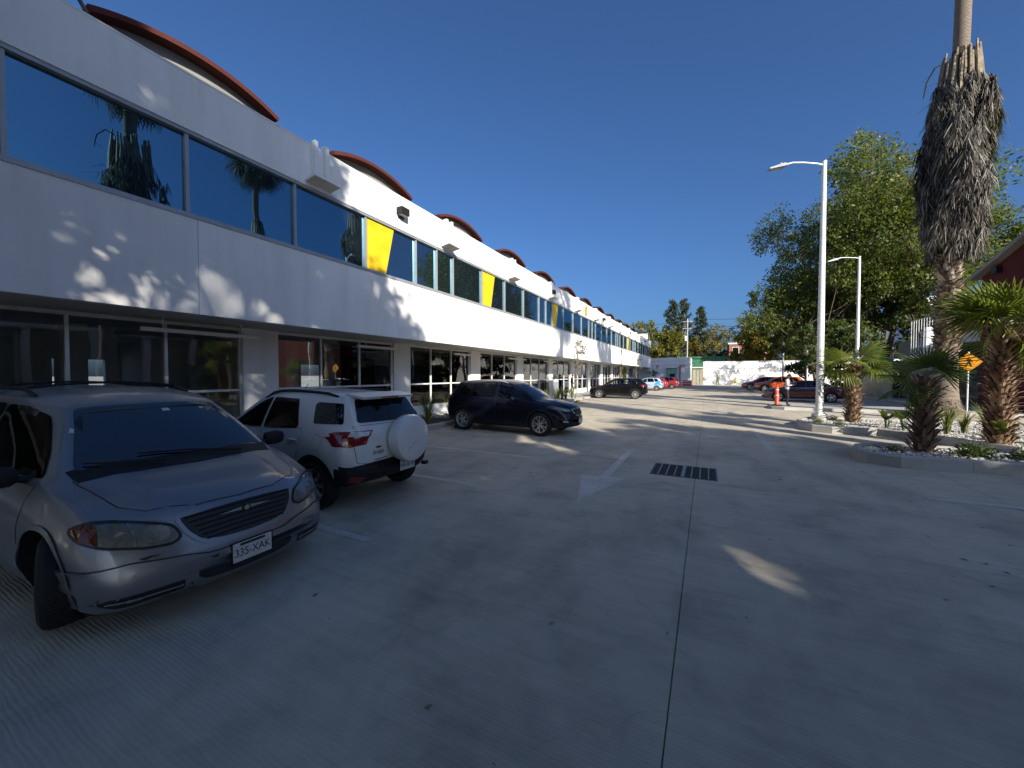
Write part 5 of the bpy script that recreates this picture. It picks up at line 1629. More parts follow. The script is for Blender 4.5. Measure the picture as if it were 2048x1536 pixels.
def trunk_boots(root, z0, z1, rad0, rad1, n, seed, mat, ln=.20, wd=.10, flare=.55, lean=(0, 0), rows=True):
    r = random.Random(seed)
    vs, fs = [], []
    ga = 2.39996
    for k in range(n):
        t = k / n
        z = z0 + (z1 - z0) * t
        rad = rad0 + (rad1 - rad0) * t
        a = k * ga + r.uniform(-.12, .12)
        o = Vector((lean[0] * t + rad * .86 * math.cos(a), lean[1] * t + rad * .86 * math.sin(a), z))
        out = Vector((math.cos(a), math.sin(a), 0)); tg = Vector((-out.y, out.x, 0))
        l = ln * r.uniform(.6, 1.35); w = wd * r.uniform(.8, 1.2)
        fl = flare * r.uniform(.6, 1.4)
        up = Vector((0, 0, 1))
        p1 = o + up * l * .55 + out * l * fl * .5
        p2 = o + up * l * (1 - .35 * fl) + out * l * fl * 1.05
        b = len(vs)
        for p, ww in ((o, w), (p1, w * .72), (p2, w * .42)):
            vs += [p - tg * ww, p + out * ww * .35, p + tg * ww, p - out * .03]
        for j in (0, 4):
            for q in range(4):
                fs.append((b + j + q, b + j + (q + 1) % 4, b + j + 4 + (q + 1) % 4, b + j + 4 + q))
        fs.append((b + 8, b + 9, b + 10, b + 11))
    o = link('leaf_bases', rawmesh('leaf_bases', vs, fs, M[mat]), root)
    o['kind'] = 'stuff'
    return o

def small_palm(name, loc, h, rad, leaves, label, seed, mat='palm_green', boots=150, ln=.22, fan=.75, pet=.6, ang=None):
    root = empty(name, loc, 0, label, 'palm', 'fan palms in the planters')
    r = random.Random(seed)
    MB().tube([(0, 0, -.05), (0, 0, .12), (0, 0, h * .5), (0, 0, h * .9), (0, 0, h + .12)], [rad * 1.05, rad * .95, rad * .84, rad * .8, rad * .4], 14).build('trunk', M['fibre'], root, 60)
    trunk_boots(root, .06, h, rad * 1.02, rad * .80, int(boots * 1.5), seed + 1, 'boot', ln, rad * .24, .80)
    meshes = [fan_leaf(seed + 2, pet, fan, 30, 235, .35, .22, mat), fan_leaf(seed + 3, pet * .9, fan * .95, 28, 210, .4, .45, mat), fan_leaf(seed + 4, pet * .8, fan * .85, 26, 200, .35, .55, 'palm_old')]
    for i, (az, el, k) in enumerate(leaves):
        l = link('fan_leaf', meshes[k], root, (.1 * rad * math.cos(R(az)), .1 * rad * math.sin(R(az)), h + r.uniform(-.02, .10)))
        l.rotation_euler = (R(r.uniform(-35, 35)), -R(el), R(az))
        l.scale = (1, 1, 1) if i % 2 else (.93, .93, .93)
    return root

# directions: az 0 = +X, 90 = +Y; image right is about az 27, towards the camera about az 250
small_palm('fan_palm', (4.56, 17.3, .1), 2.05, .19,
           [(22, 58, 0), (208, 12, 0), (195, 40, 0), (5, -12, 1), (215, -20, 1), (250, 25, 1), (70, 20, 0), (330, 10, 1)],
           'sunlit fan palm with brown shaggy trunk beside the lamp post', 21, 'palm_green', 150, .20, .82, .50)
small_palm('fan_palm', (4.15, 11.29, .1), 1.60, .16,
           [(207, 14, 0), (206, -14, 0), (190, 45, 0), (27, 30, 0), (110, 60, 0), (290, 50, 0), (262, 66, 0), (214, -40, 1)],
           'dark shaded fan palm with jagged trunk stubs in the nearest planter', 31, 'palm_shaded', 80, .30, .58, .36)
small_palm('fan_palm', (6.22, 13.35, .1), 2.86, .20,
           [(30, 62, 0), (85, 75, 0), (200, 42, 0), (203, 26, 0), (206, 16, 2), (20, 30, 0), (10, 8, 0), (350, -30, 1), (270, 55, 0), (300, 25, 0), (240, 35, 0), (130, 45, 0), (330, 50, 0), (32, -50, 1), (170, 60, 0), (255, 22, 1), (195, 60, 0)],
           'tallest leafy fan palm with thick shaggy trunk before the red hall', 41, 'palm_green', 260, .22, .92, .50)
def skirt_palm(name, loc, label, seed, z_bare, z_skirt0, z_skirt1, z_top, r_max, lean=(0, 0), r0=.62, r1=.30, fronds=1000, crown=True, root_bulge=1.0, boots=True, prof=None):
    root = empty(name, loc, 0, label, 'palm', 'tall skirted palms')
    r = random.Random(seed)
    ax = lambda z: Vector((lean[0] * z / 20, lean[1] * z / 20, z))
    zs = [-.1, .25, .6, 1.2, 2.2, z_bare, z_skirt0, z_skirt1, z_top]
    rad = [r0 * 1.75 * root_bulge, r0 * 1.5, r0 * 1.22, r0 * 1.06, r0, r0 * .92, r0 * .72, r1 * 1.05, r1]
    MB().tube([ax(z) for z in zs[:6]], rad[:6], 20).build('trunk', M['palmbark'], root, 60)
    MB().tube([ax(z) for z in zs[5:8]], [q * .93 for q in rad[5:8]], 20).build('booted_trunk', M['fibre'] if boots else M['palmbark'], root, 60)
    MB().tube([ax(z) for z in zs[7:]], rad[7:], 20).build('upper_trunk', M['palmbark'], root, 60)
    if root_bulge > .9:
        vs, fs = [], []
        for _ in range(1400):
            a = r.uniform(0, 6.283); z = r.uniform(.02, .75)
            rr = r0 * (1.85 - .75 * (z / .75))
            p = Vector((math.cos(a) * rr, math.sin(a) * rr, z)); d = Vector((math.cos(a) * .5, math.sin(a) * .5, -.7)) + rvec(r) * .5
            t = Vector((-math.sin(a), math.cos(a), 0)) * .008; n = len(vs)
            l = r.uniform(.08, .2)
            vs += [p - t, p + t, p + d * l]; fs.append((n, n + 1, n + 2))
        o = link('root_fibres', rawmesh('root_fibres', vs, fs, M['boot_pale']), root); o['kind'] = 'stuff'
    if boots:
        trunk_boots(root, z_bare, z_skirt0 + .5, r0 * .98, r0 * .80, 420, seed + 5, 'boot_pale', .30, .13, .62, (lean[0] * (z_skirt0 - z_bare) / 20, lean[1] * (z_skirt0 - z_bare) / 20))
    # hanging dead fronds
    vs, fs = [], []
    prof = prof or (lambda t: r_max * (.70 + .32 * math.sin(math.pi * min(1, t * .72 + .08))) * (1 if t < .86 else 1 - (t - .86) * 2.0))
    for k in range(fronds):
        t = r.random() ** .8
        z = z_skirt0 + .7 + (z_skirt1 - z_skirt0 - 1.9) * t
        a = r.uniform(0, 6.283)
        bulge = 1 + .16 * math.sin(3 * a + z * 1.1 + seed) + .10 * math.sin(7 * a - z * 2.3)
        R1 = prof(t) * bulge * r.uniform(.72, 1.04)
        out = Vector((math.cos(a), math.sin(a), 0)); tg = Vector((-out.y, out.x, 0))
        base = ax(z) + out * R1 * .86
        ln = r.uniform(.40, .95)
        ns = 9
        lean_t = r.uniform(-.25, .25)
        for j in range(ns):
            sp = (j - ns / 2) / ns * 1.1 + r.uniform(-.08, .08)
            d = (Vector((0, 0, -1)) + tg * (sp * .55 + lean_t) + out * r.uniform(-.10, .24)).normalized()
            w = r.uniform(.009, .022)
            side = (tg + out * r.uniform(-.8, .8)).normalized() * w
            l = ln * r.uniform(.6, 1.1)
            m_ = base + d * l * .5 + out * r.uniform(0, .06)
            e = base + d * l + out * r.uniform(-.05, .10)
            n = len(vs)
            vs += [base - side * .5, base + side * .5, m_ - side, m_ + side, e - side * .3, e + side * .3]
            fs += [(n, n + 1, n + 3, n + 2), (n + 2, n + 3, n + 5, n + 4)]
    for k in range(10):   # stray fronds that stick out
        a = r.uniform(0, 6.283); z = r.uniform(z_skirt0 + 1.5, z_skirt1)
        out = Vector((math.cos(a), math.sin(a), 0))
        p = ax(z) + out * r_max * .9; q = p + out * r.uniform(.3, .8) + Vector((0, 0, r.uniform(-.4, .1)))
        n = len(vs); tg = Vector((-out.y, out.x, 0)) * .02
        vs += [p - tg, p + tg, q + tg * .4, q - tg * .4]; fs.append((n, n + 1, n + 2, n + 3))
    sk = link('dead_frond_skirt', rawmesh('dead_frond_skirt', vs, fs, M['palm_dead']), root); sk['kind'] = 'stuff'
    core = MB().tube([ax(z_skirt0 + .5), ax(z_skirt0 + 1.4), ax((z_skirt0 + z_skirt1) / 2), ax(z_skirt1 - 2.4), ax(z_skirt1 - 1.7), ax(z_skirt1)], [r0 * .7, r_max * .56, r_max * .66, r_max * .45, r_max * .30, r1 * 1.1], 16)
    core.build('skirt_core', M['fibre'], root, 60)
    # cut leaf stalks standing above the skirt
    st = MB()
    for k in range(46):
        a = 2 * math.pi * k / 46 + r.uniform(-.1, .1)
        rr = r_max * r.uniform(.34, .56)
        z0 = z_skirt1 - r.uniform(1.7, 2.3); z1 = z_skirt1 + r.uniform(-.6, .1)
        p, q = ax(z0) + Vector((math.cos(a) * rr * 1.12, math.sin(a) * rr * 1.12, 0)), ax(z1) + Vector((math.cos(a + .08) * rr * .92, math.sin(a + .08) * rr * .92, 0))
        st.tube([p, p.lerp(q, .5) + rvec(r) * .03, q], [.060, .055, .04], 5)
    for k in range(1):
        a = r.uniform(0, 6.283); z = z_skirt1 - .2
        o_ = Vector((math.cos(a), math.sin(a), 0))
        p = ax(z) + o_ * r_max * .45
        st.tube([p, p + o_ * .35 + Vector((0, 0, .1)), p + o_ * .65 + Vector((0, 0, -.35)), p + o_ * .75 + Vector((0, 0, -1.0))], [.04, .035, .03, .02], 5)
    st.build('cut_leaf_stalks', M['petiole'], root)
    if crown:
        me = [fan_leaf(seed + 9, 1.1, 1.1, 22, 220, .35, .5, 'palm_shaded'), fan_leaf(seed + 10, 1.0, 1.0, 20, 200, .4, .9, 'palm_dead')]  # dark and dead leaf colours put backlit shade into the mirrored crowns
        for k in range(30):
            az = k * 137.5; el = 65 - k * 3.6
            l = link('fan_leaf', me[0 if k < 9 else 1], root, ax(z_top - .1 - k * .012))
            l.rotation_euler = (R(r.uniform(-25, 25)), -R(el), R(az))
    return root
skirt_palm('skirted_palm', (9.25, 23.4, .1), 'tall palm with thick grey skirt of dead fronds beside the red hall', 51, 2.6, 6.5, 15.6, 26, 1.10, (.30, .1), .36, .24, 3600)
# palms outside the view that show as shadows and in the window glass
skirt_palm('skirted_palm', (9.5, 9.0, .1), 'tall skirted palm mirrored dark in the big blue window pane', 52, 2.6, 6.5, 14.3, 17.6, 1.42, (.1, 0), .46, .24, 620, True, .8, False)
skirt_palm('skirted_palm', (13.2, 17.4, .1), 'slim palm mirrored beside the roof spout in the second blue pane', 53, 2.6, 9.5, 13.6, 18.2, .75, (0, 0), .34, .20, 260, True, .8, False)

# ---- trees in view
make_tree('leafy_tree', (14.2, 49, 0), 23.5, 8.2, 'large leafy tree with bare twigs at its top behind the lamp posts', 61, 'leaf_mid', 85000, .30, .42, .20, 'bark', 1.0, None, 46, 9, 6, multi=4).rotation_euler = (0, 0, R(150))
make_tree('feathery_tree', (9.6, 46, 0), 17.0, 5.4, 'feathery drooping tree reaching left over the parked cars', 62, 'leaf_mid', 30000, .26, .26, .16, 'bark', 1.0, None, 22, 8, 2, droop=.7, multi=2)
make_tree('dense_tree', (23.5, 50, 0), 14.5, 7.0, 'dense green tree behind the roof of the red hall', 63, 'leaf_mid', 13000, .45, .3, .22)
make_tree('dense_tree', (17.5, 45.5, 0), 11.5, 4.5, 'dark green tree between the annex and the skirted palm', 66, 'leaf_dark', 9000, .40, .3, .22)
make_tree('trimmed_tree', (10.6, 57, 0), 8.6, 3.4, 'low dark green tree beyond the maroon sedan', 64, 'leaf_dark', 8000, .34, .2, .12)
make_tree('trimmed_tree', (9.6, 40.5, 0), 6.4, 2.6, 'dark shade tree right behind the maroon sedan', 67, 'leaf_dark', 6500, .30, .15, .12)
make_tree('bare_tree', (13.4, 72, 0), 12, 4.0, 'greyish half bare tree beyond the third lamp post', 65, 'leaf_grey', 2600, .3, .18, .2, 'bark_grey', twiggy=8)
FT = 'trees beyond the perimeter wall'
make_tree('yellowing_tree', (-14.5, 90, 0), 14.0, 7.2, 'yellow green tree rising behind the end of the white building', 71, 'leaf_yel', 9000, .62, .35, .2, group=FT)
make_tree('yellowing_tree', (-7.5, 93, 0), 13.0, 5.2, 'yellow green tree above the flat roof of the gate house', 72, 'leaf_yel', 7000, .60, .3, .2, group=FT)
make_tree('autumn_tree', (10.6, 89, 0), 13.2, 6.4, 'broad orange tinged tree above the white perimeter wall', 73, 'leaf_org', 10000, .62, .4, .28, group=FT)
make_tree('autumn_tree', (18.0, 88, 0), 10.6, 5.0, 'smaller golden tree at the right of the broad orange one', 74, 'leaf_yel', 6500, .6, .3, .25, group=FT)
make_tree('grey_tree', (4.6, 112, 0), 18.0, 6.4, 'tall thin grey green tree between the conifers and the orange tree', 75, 'leaf_grey', 6000, .55, .35, .3, 'bark_grey', twiggy=6, group=FT)
make_tree('low_tree', (-1.8, 97, 0), 10.5, 4.2, 'low rusty tree under the dark conifers', 76, 'leaf_org', 4500, .5, .3, .3, group=FT)
def conifer(loc, h, rad, label, seed):
    r = random.Random(seed)
    root = empty('conifer', loc, 0, label, 'tree', FT)
    tb = MB().tube([(0, 0, 0), (.1, 0, h * .5), (0, .1, h)], [.3, .2, .04], 8)
    vs, fs = [], []
    for k in range(90):
        t = .18 + .82 * (k / 90)
        z = h * t
        rr = rad * (1 - t) ** .55 * r.uniform(.5, 1.1) + .25
        a = r.uniform(0, 6.283)
        d = Vector((math.cos(a), math.sin(a), r.uniform(.1, .55)))
        e = Vector((0, 0, z)) + d * rr
        tb.tube([(0, 0, z), e], [.05, .015], 4, cap=False)
        pts = []
        for _ in range(70):
            q = Vector((0, 0, z)).lerp(e, r.uniform(.3, 1.05)) + rvec(r) * .5 * r.random()
            pts.append((q, (d + Vector((0, 0, .4))).normalized()))
        leaf_quads(pts, .55, r, vs, fs, -.2, .35)
    tb.build('trunk', M['bark'], root, 60)
    link('crown', rawmesh('crown', vs, fs, M['leaf_pine']), root)
conifer((-8.2, 106, 0), 20.5, 3.3, 'tall dark conifer standing next to the utility pole', 81)
conifer((-5.4, 107, 0), 20.8, 3.0, 'tallest dark conifer of the far group', 82)
conifer((-1.8, 108, 0), 18.6, 3.0, 'dark conifer at the right of the far group', 83)

# ---- big trees behind the camera that keep the near half of the drive in shade
ST = 'shade trees behind the viewpoint'
# openings in the foliage that let sun through to the drive
GAPS = [((.45, 4.35, 0), .30), ((.2, 2.75, 0), .17), ((-.9, 5.2, 0), .13), ((-3.3, 9.1, 0), .42), ((-4.6, 9.7, 0), .36), ((-2.0, 8.9, 0), .2)]
for i, (x, y, h, cr, sd_, nl) in enumerate(((4.0, -7.2, 17.5, 5.0, 91, 15000), (10.0, -5.6, 13.5, 4.7, 92, 15000), (16.0, -3.6, 12.6, 4.3, 93, 14000), (-2.4, -9.2, 17.5, 5.2, 94, 12000), (21.2, -8.6, 14.2, 4.6, 95, 12000), (13.6, -11.4, 16.0, 5.2, 96, 12000))):
    w = ('closest to the camera line', 'with the widest crown', 'nearest the planters', 'closest to the white building', 'farthest towards the street', 'at the very back')[i]
    make_tree('shade_tree', (x, y, 0), h, cr, 'big leafy tree behind the viewpoint shading the near drive, ' + w, sd_, 'leaf_mid', int(nl * 2.3), .36, .35, .16, group=ST, lobes=30, clump=.9, gaps=GAPS)

make_tree('shade_tree', (21.5, -23.3, 0), 27, 7.5, 'unseen distant tree added far behind the viewpoint to soften sun patches', 97, 'leaf_mid', 13000, .42, .4, .2, group=ST, lobes=30, clump=.9)  # added out of view to dim and soften the sun patches

# ---- planting
def strap_clump(r, n, h, vs, fs, spread=.5, w=.018, base=.05):
    for _ in range(n):
        a = r.uniform(0, 6.283)
        out = Vector((math.cos(a), math.sin(a), 0)); tg = Vector((-out.y, out.x, 0))
        l = h * r.uniform(.6, 1.15); s = spread * r.uniform(.3, 1.2)
        p = out * base * r.random()
        b = len(vs)
        for j in range(5):
            t = j / 4
            c = p + out * s * l * t ** 2 + Vector((0, 0, l * (t - .28 * t ** 3 * s)))
            ww = w * (1 - t * .9) * (1 if j else .7)
            vs += [c - tg * ww, c + tg * ww]
        for j in range(4): fs.append((b + 2 * j, b + 2 * j + 1, b + 2 * j + 3, b + 2 * j + 2))
def strap_mesh(seed, n=46, h=.55, spread=.5, w=.016, mat='leaf_strap'):
    r = random.Random(seed); vs, fs = [], []
    strap_clump(r, n, h, vs, fs, spread, w)
    return rawmesh('leaves', vs, fs, M[mat])
def broad_mesh(seed, n=9, h=.8):
    """paddle leaves on upright stalks"""
    r = random.Random(seed); mb = MB()
    for k in range(n):
        a = r.uniform(0, 6.283); out = Vector((math.cos(a), math.sin(a), 0)); tg = Vector((-out.y, out.x, 0))
        l = h * r.uniform(.55, 1.0); s = r.uniform(.15, .5)
        p0 = out * .03; p1 = out * s * l * .4 + Vector((0, 0, l * .55)); p2 = out * s * l + Vector((0, 0, l))
        mb.tube([p0, p1], [.012, .008], 5, 0, cap=False)
        vs = []
        for j in range(6):
            t = j / 5
            c = p1.lerp(p2, t) + out * .10 * t * t - Vector((0, 0, .05 * t ** 3))
            w = .085 * math.sin(math.pi * min(.97, t * .9 + .08))
            vs += [c - tg * w, c - out * .012 - Vector((0, 0, .006)), c + tg * w]
        mb.add(vs, [(3 * j + q, 3 * j + q + 1, 3 * j + q + 4, 3 * j + q + 3) for j in range(5) for q in (0, 1)], 0)
    me = bpy.data.meshes.new('leaves'); me.from_pydata(mb.v, [], mb.f); me.materials.append(M['leaf_broad'])
    return me
SM = [strap_mesh(100 + k, 46, .55 + .08 * k, .45 + .1 * (k % 3)) for k in range(4)]
BMs = [broad_mesh(120 + k, 8 + k, .75 + .05 * k) for k in range(3)]
def plant(me, x, y, z, s, label, group, name='strap_plant'):
    if x > 0: z += .07
    o = link(name, me, None, (x, y, z), (0, 0, rng.uniform(0, 6.28)), (s, s, s))
    tag(o, label, 'plant', group)
k = 0
for i in range(34):
    y = 7.3 + i * .62 + rng.uniform(-.15, .15)
    if y > 27.2: break
    x = -8.75 + rng.uniform(-.25, .25) if i % 3 else -9.5 + rng.uniform(-.3, .3)
    nth = ('first', 'second', 'third', 'fourth', 'fifth', 'sixth', 'seventh', 'eighth', 'ninth', 'tenth', 'eleventh', 'twelfth')
    where = ('between white car and dark blue car, %s from the white car' % nth[i] if y < 9.9 else ('behind the dark blue car, %s from its tail' % nth[i - 5] if y < 13.5 else ('along the sunlit strip, %s beyond the dark blue car' % nth[i - 11] if i < 22 else 'along the sunlit strip, %s before the young tree' % nth[32 - i])))
    plant(SM[i % 4], x, y, .11, rng.uniform(1.1, 1.6), 'spiky strap leaved plant ' + where, 'strap plants at the foot of the facade')
for (x, y, s) in ((5.0, 15.85, .9), (5.35, 15.7, .95), (5.75, 16.1, .85)):
    plant(BMs[k % 3], x, y, .11, s, ('broad leaved plant next to the sunlit fan palm trunk', 'middle broad leaved plant between sunlit palm and shaded palm', 'broad leaved plant behind the shaded palm fronds')[k], 'broad leaved plants by the sunlit palm', 'broad_leaved_plant'); k += 1
for i, (x, y, s) in enumerate(((6.25, 15.6, 1.3), (6.65, 15.75, 1.15), (6.9, 15.25, 1.35), (5.95, 14.9, 1.15))):
    plant(SM[i], x, y, .11, s, ('grassy strap plant closest to the skirted palm base', 'smallest grassy strap plant in the middle of the trio', 'grassy strap plant closest to the thick palm trunk', 'grassy strap plant behind the shaded dark palm')[i], 'grassy plants between the palms')
for i, (x, y, s) in enumerate(((6.2, 13.25, .95), (6.75, 13.1, .9), (7.15, 13.45, 1.0), (7.6, 13.3, .9))):
    plant(BMs[i % 3], x, y, .11, s, ('broad leaved plant directly before the thick palm trunk', 'broad leaved plant just right of the thick palm trunk', 'tall broad leaved plant second from the right edge', 'broad leaved plant touching the right edge of the planter')[i], 'broad leaved plants by the thick palm', 'broad_leaved_plant')
def shrub_mesh(seed, mat='leaf_dark'):
    r = random.Random(seed); vs, fs = [], []
    for _ in range(420):
        d = rvec(r); d.z = abs(d.z)
        p = Vector((d.x * .32, d.y * .32, d.z * .30)) * r.uniform(.3, 1.1)
        leaf_quads([(p, d)], .09, r, vs, fs, .1)
    return rawmesh('leaves', vs, fs, M[mat])
SH = [shrub_mesh(140), shrub_mesh(141, 'leaf_strap')]
for i, (x, y, s, w) in enumerate(((4.75, 11.0, .9, 'beside the dark palm trunk'), (5.15, 11.5, .7, 'at the back of the nearest planter'), (5.6, 10.95, 1.1, 'at the front of the nearest planter'), (6.1, 11.5, 1.0, 'near the right edge of the nearest planter'), (3.6, 11.0, .5, 'at the rounded tip of the nearest planter'))):
    plant(SH[0], x, y, .1, s, 'low dark shrub ' + w, 'shrubs in the nearest planter', 'low_shrub')
for i, (x, y, s) in enumerate(((3.45, 16.6, .5), (3.9, 16.1, .45), (4.15, 17.9, .5))):
    plant(SH[1], x, y, .1, s, ('small green shrub left of the lamp post footing', 'small green shrub in front of the lamp post footing', 'small green shrub behind the lamp post footing')[i], 'shrubs by the lamp post', 'low_shrub')
# pebbles
def pebbles(poly, n, seed, name, label, z=.115, avoid=()):
    r = random.Random(seed); vs, fs = [], []
    xs = [p[0] for p in poly]; ys = [p[1] for p in poly]
    c = 0
    while c < n:
        x, y = r.uniform(min(xs), max(xs)), r.uniform(min(ys), max(ys))
        c += 1
        if not inpoly((x, y), poly): continue
        s = r.uniform(.018, .042)
        b = len(vs)
        for dx, dy, dz in ((1, 0, 0), (0, 1, 0), (-1, 0, 0), (0, -1, 0), (0, 0, .7), (0, 0, -.5)):
            vs.append((x + dx * s * r.uniform(.7, 1.3), y + dy * s * r.uniform(.7, 1.3), z + .012 + dz * s * r.uniform(.7, 1.2)))
        fs += [(b, b + 1, b + 4), (b + 1, b + 2, b + 4), (b + 2, b + 3, b + 4), (b + 3, b, b + 4), (b + 1, b, b + 5), (b + 2, b + 1, b + 5), (b + 3, b + 2, b + 5), (b, b + 3, b + 5)]
    o = link(name, rawmesh(name, vs, fs, M['pebble']))
    tag(o, label, 'gravel', kind='stuff')
M['pebble'] = leafmat('pebble', [(.30, .29, .27), (.48, .47, .44), (.60, .59, .56), (.22, .20, .18)], 0, .8)
pebbles(offset_poly(isl1, .17), 5200, 1, 'gravel', 'pale pebbles covering the nearest planter', .185)
pebbles(offset_poly(isl2, .17), 15000, 2, 'gravel', 'pale pebbles covering the sunlit planter', .165)
pebbles([(-8.4, 12), (-8.4, 27.3), (-10.6, 27.3), (-10.6, 12)], 6000, 3, 'gravel', 'pale pebbles in the planting strip by the building')
# young street trees along the facade
make_tree('young_tree', (-7.75 - .9, 27.3, .1), 4.7, .75, 'thin young tree with sparse leaves at the end of the planting strip', 151, 'leaf_grey', 260, .16, .045, .5, 'bark_grey', lobes=9, twiggy=3)
make_tree('young_tree', (-8.9, 56, .1), 4.6, .8, 'thin young tree close to the far end of the building', 152, 'leaf_grey', 260, .18, .045, .45, 'bark_grey', lobes=9, twiggy=3)
make_tree('young_tree', (-8.2, 68.6, 0), 3.6, 1.0, 'small pale tree in front of the gate house wall', 154, 'leaf_grey', 500, .2, .05, .35, 'bark_grey', lobes=9, twiggy=3)
def yucca(loc, h, label, seed):
    root = empty('yucca_tree', loc, 0, label, 'tree')
    r = random.Random(seed)
    MB().tube([(0, 0, 0), (.05, 0, h * .5), (0, .05, h)], [.16, .12, .08], 8).build('trunk', M['bark'], root, 60)
    vs, fs = [], []
    for (x, y, z) in [(.05 * math.sin(k), 0, h * (.42 + .58 * k / 9)) for k in range(10)] + [(.35, .2, h * .3), (-.3, .1, h * .36)]:
        n0 = len(vs)
        strap_clump(r, 26, .75, vs, fs, 1.1, .035)
        for j in range(n0, len(vs)): vs[j] = vs[j] + Vector((x, y, z - .15))
    link('crown', rawmesh('crown', vs, fs, M['leaf_dark']), root)
yucca((-8.9, 44.5, .1), 4.6, 'dark yucca tree standing against the white facade', 153)
yucca((-8.7, 46.2, .1), 2.4, 'short dark yucca next to the taller one', 155)
# ------------------------------------------------------------------ street lamps
def street_lamp(loc, h, rz, label):
    root = empty('street_lamp', loc, rz, label, 'street lamp', 'white street lamps')
    MB().lathe([(.24, 0), (.24, .18), (.20, .22)], 12).build('footing', M['kerb'], root, 40)
    p = MB().lathe([(.125, .20), (.12, .24), (.075, h)], 12, 0)
    p.bbox((-.17, -.17, .215), (.17, .17, .245), .01)
    p.lathe([(.08, h), (.08, h + .03), (.02, h + .05)], 12, 0)
    pole = p.build('pole', M['galv'], root, 40)
    for a in range(4):
        t = a * math.pi / 2 + .785
        MB().lathe([(.018, .24), (.018, .30)], 6, 0, Matrix.Translation((.19 * math.cos(t) * .8, .19 * math.sin(t) * .8, 0))).build('anchor_bolt', M['aluminium'], pole)
    MB().box((.118, -.045, .75), (.128, .045, 1.0)).build('access_cover', M['aluminium'], pole)
    arm = MB().tube([(0, 0, h - .12), (-.25, 0, h - .06), (-.75, 0, h - .02), (-1.15, 0, h - .02), (-1.38, 0, h - .08)], [.032, .032, .030, .028, .028], 8)
    arm.build('arm', M['galv'], root, 50)
    Mx = Matrix.Translation((-1.36, 0, h - .10)) @ Matrix.Rotation(R(-12), 4, 'Y')
    hd = MB().add([(0, -.07, -.04), (0, .07, -.04), (-.12, .15, -.06), (-.70, .12, -.05), (-.70, -.12, -.05), (-.12, -.15, -.06), (0, -.06, .05), (0, .06, .05), (-.15, .11, .06), (-.68, .08, .01), (-.68, -.08, .01), (-.15, -.11, .06)],
                  [(0, 1, 2, 3, 4, 5), (6, 7, 8, 9, 10, 11), (0, 1, 7, 6), (1, 2, 8, 7), (2, 3, 9, 8), (3, 4, 10, 9), (4, 5, 11, 10), (5, 0, 6, 11)], 0, Mx)
    hd.lathe([(.035, .05), (.035, .11), (.01, .12)], 8, 0, Mx @ Matrix.Translation((-.2, 0, 0)))
    hdo = hd.build('lamp_head', M['aluminium'], root, 30)
    MB().box((-.62, -.09, -.068), (-.2, .09, -.062), 0, Mx).build('lens', M['white_lens'], hdo)
    return root
street_lamp((3.72, 17.72, .15), 9.45, R(27), 'nearest tall white street lamp in the sunlit planter')
street_lamp((9.3, 34.6, 0), 10.0, R(20), 'second white street lamp behind the sunlit fan palm')
street_lamp((9.2, 63.0, 0), 10.0, R(10), 'third white street lamp in front of the perimeter wall')
wp = MB().lathe([(.07, 0), (.07, 5.0), (.02, 5.05)], 10).build('white_post', M['galv'], None, 40, (8.5, 45.2, 0))
tag(wp, 'plain short white post among the trees behind the maroon sedan', 'post')

# ------------------------------------------------------------------ pedestrian warning sign
sg = empty('warning_sign', (10.75, 25.3, .15), R(-16), 'yellow diamond pedestrian sign on a thin pole by the red hall', 'sign')
M['sign_yellow'] = mottled('sign_yellow', (.80, .34, .01), (.72, .29, .008), scale=4, rough=.45)
MB().lathe([(.03, 0), (.03, 2.76), (.005, 2.77)], 10).build('pole', M['galv'], sg, 40)
hd = .44
MB().prism([(0, 2.27 - hd), (hd, 2.27), (0, 2.27 + hd), (-hd, 2.27)], -.045, -.035).build('panel', M['sign_yellow'], sg)
bd_ = MB()
for a in range(4):
    t0, t1 = a * math.pi / 2, (a + 1) * math.pi / 2
    k0, k1 = .385, .398
    bd_.add([(k0 * math.cos(t0), -.0465, 2.27 + k0 * math.sin(t0)), (k1 * math.cos(t0), -.0465, 2.27 + k1 * math.sin(t0)), (k1 * math.cos(t1), -.0465, 2.27 + k1 * math.sin(t1)), (k0 * math.cos(t1), -.0465, 2.27 + k0 * math.sin(t1))], [(0, 1, 2, 3)])
bd_.build('border', M['ink'], sg)
fg = MB()
y0, y1 = -.052, -.046
def fp(pts): fg.prism([(a * .86, 2.27 + b * .86) for a, b in pts], y0, y1)
fp([(.02 + .045 * math.cos(t * .52), .235 + .045 * math.sin(t * .52)) for t in range(12)])
fp([(-.045, .175), (.06, .175), (.075, .0), (-.03, .0)])
fp([(.06, .17), (.13, .09), (.16, .0), (.125, -.01), (.095, .07), (.05, .12)])
fp([(-.045, .17), (-.105, .08), (-.15, .05), (-.135, .02), (-.075, .05), (-.02, .12)])
fp([(-.03, .01), (.03, .01), (-.03, -.13), (-.10, -.25), (-.155, -.25), (-.085, -.12)])
fp([(.02, .01), (.075, .01), (.085, -.12), (.15, -.23), (.095, -.25), (.03, -.13)])
fg.build('walking_figure', M['ink'], sg)

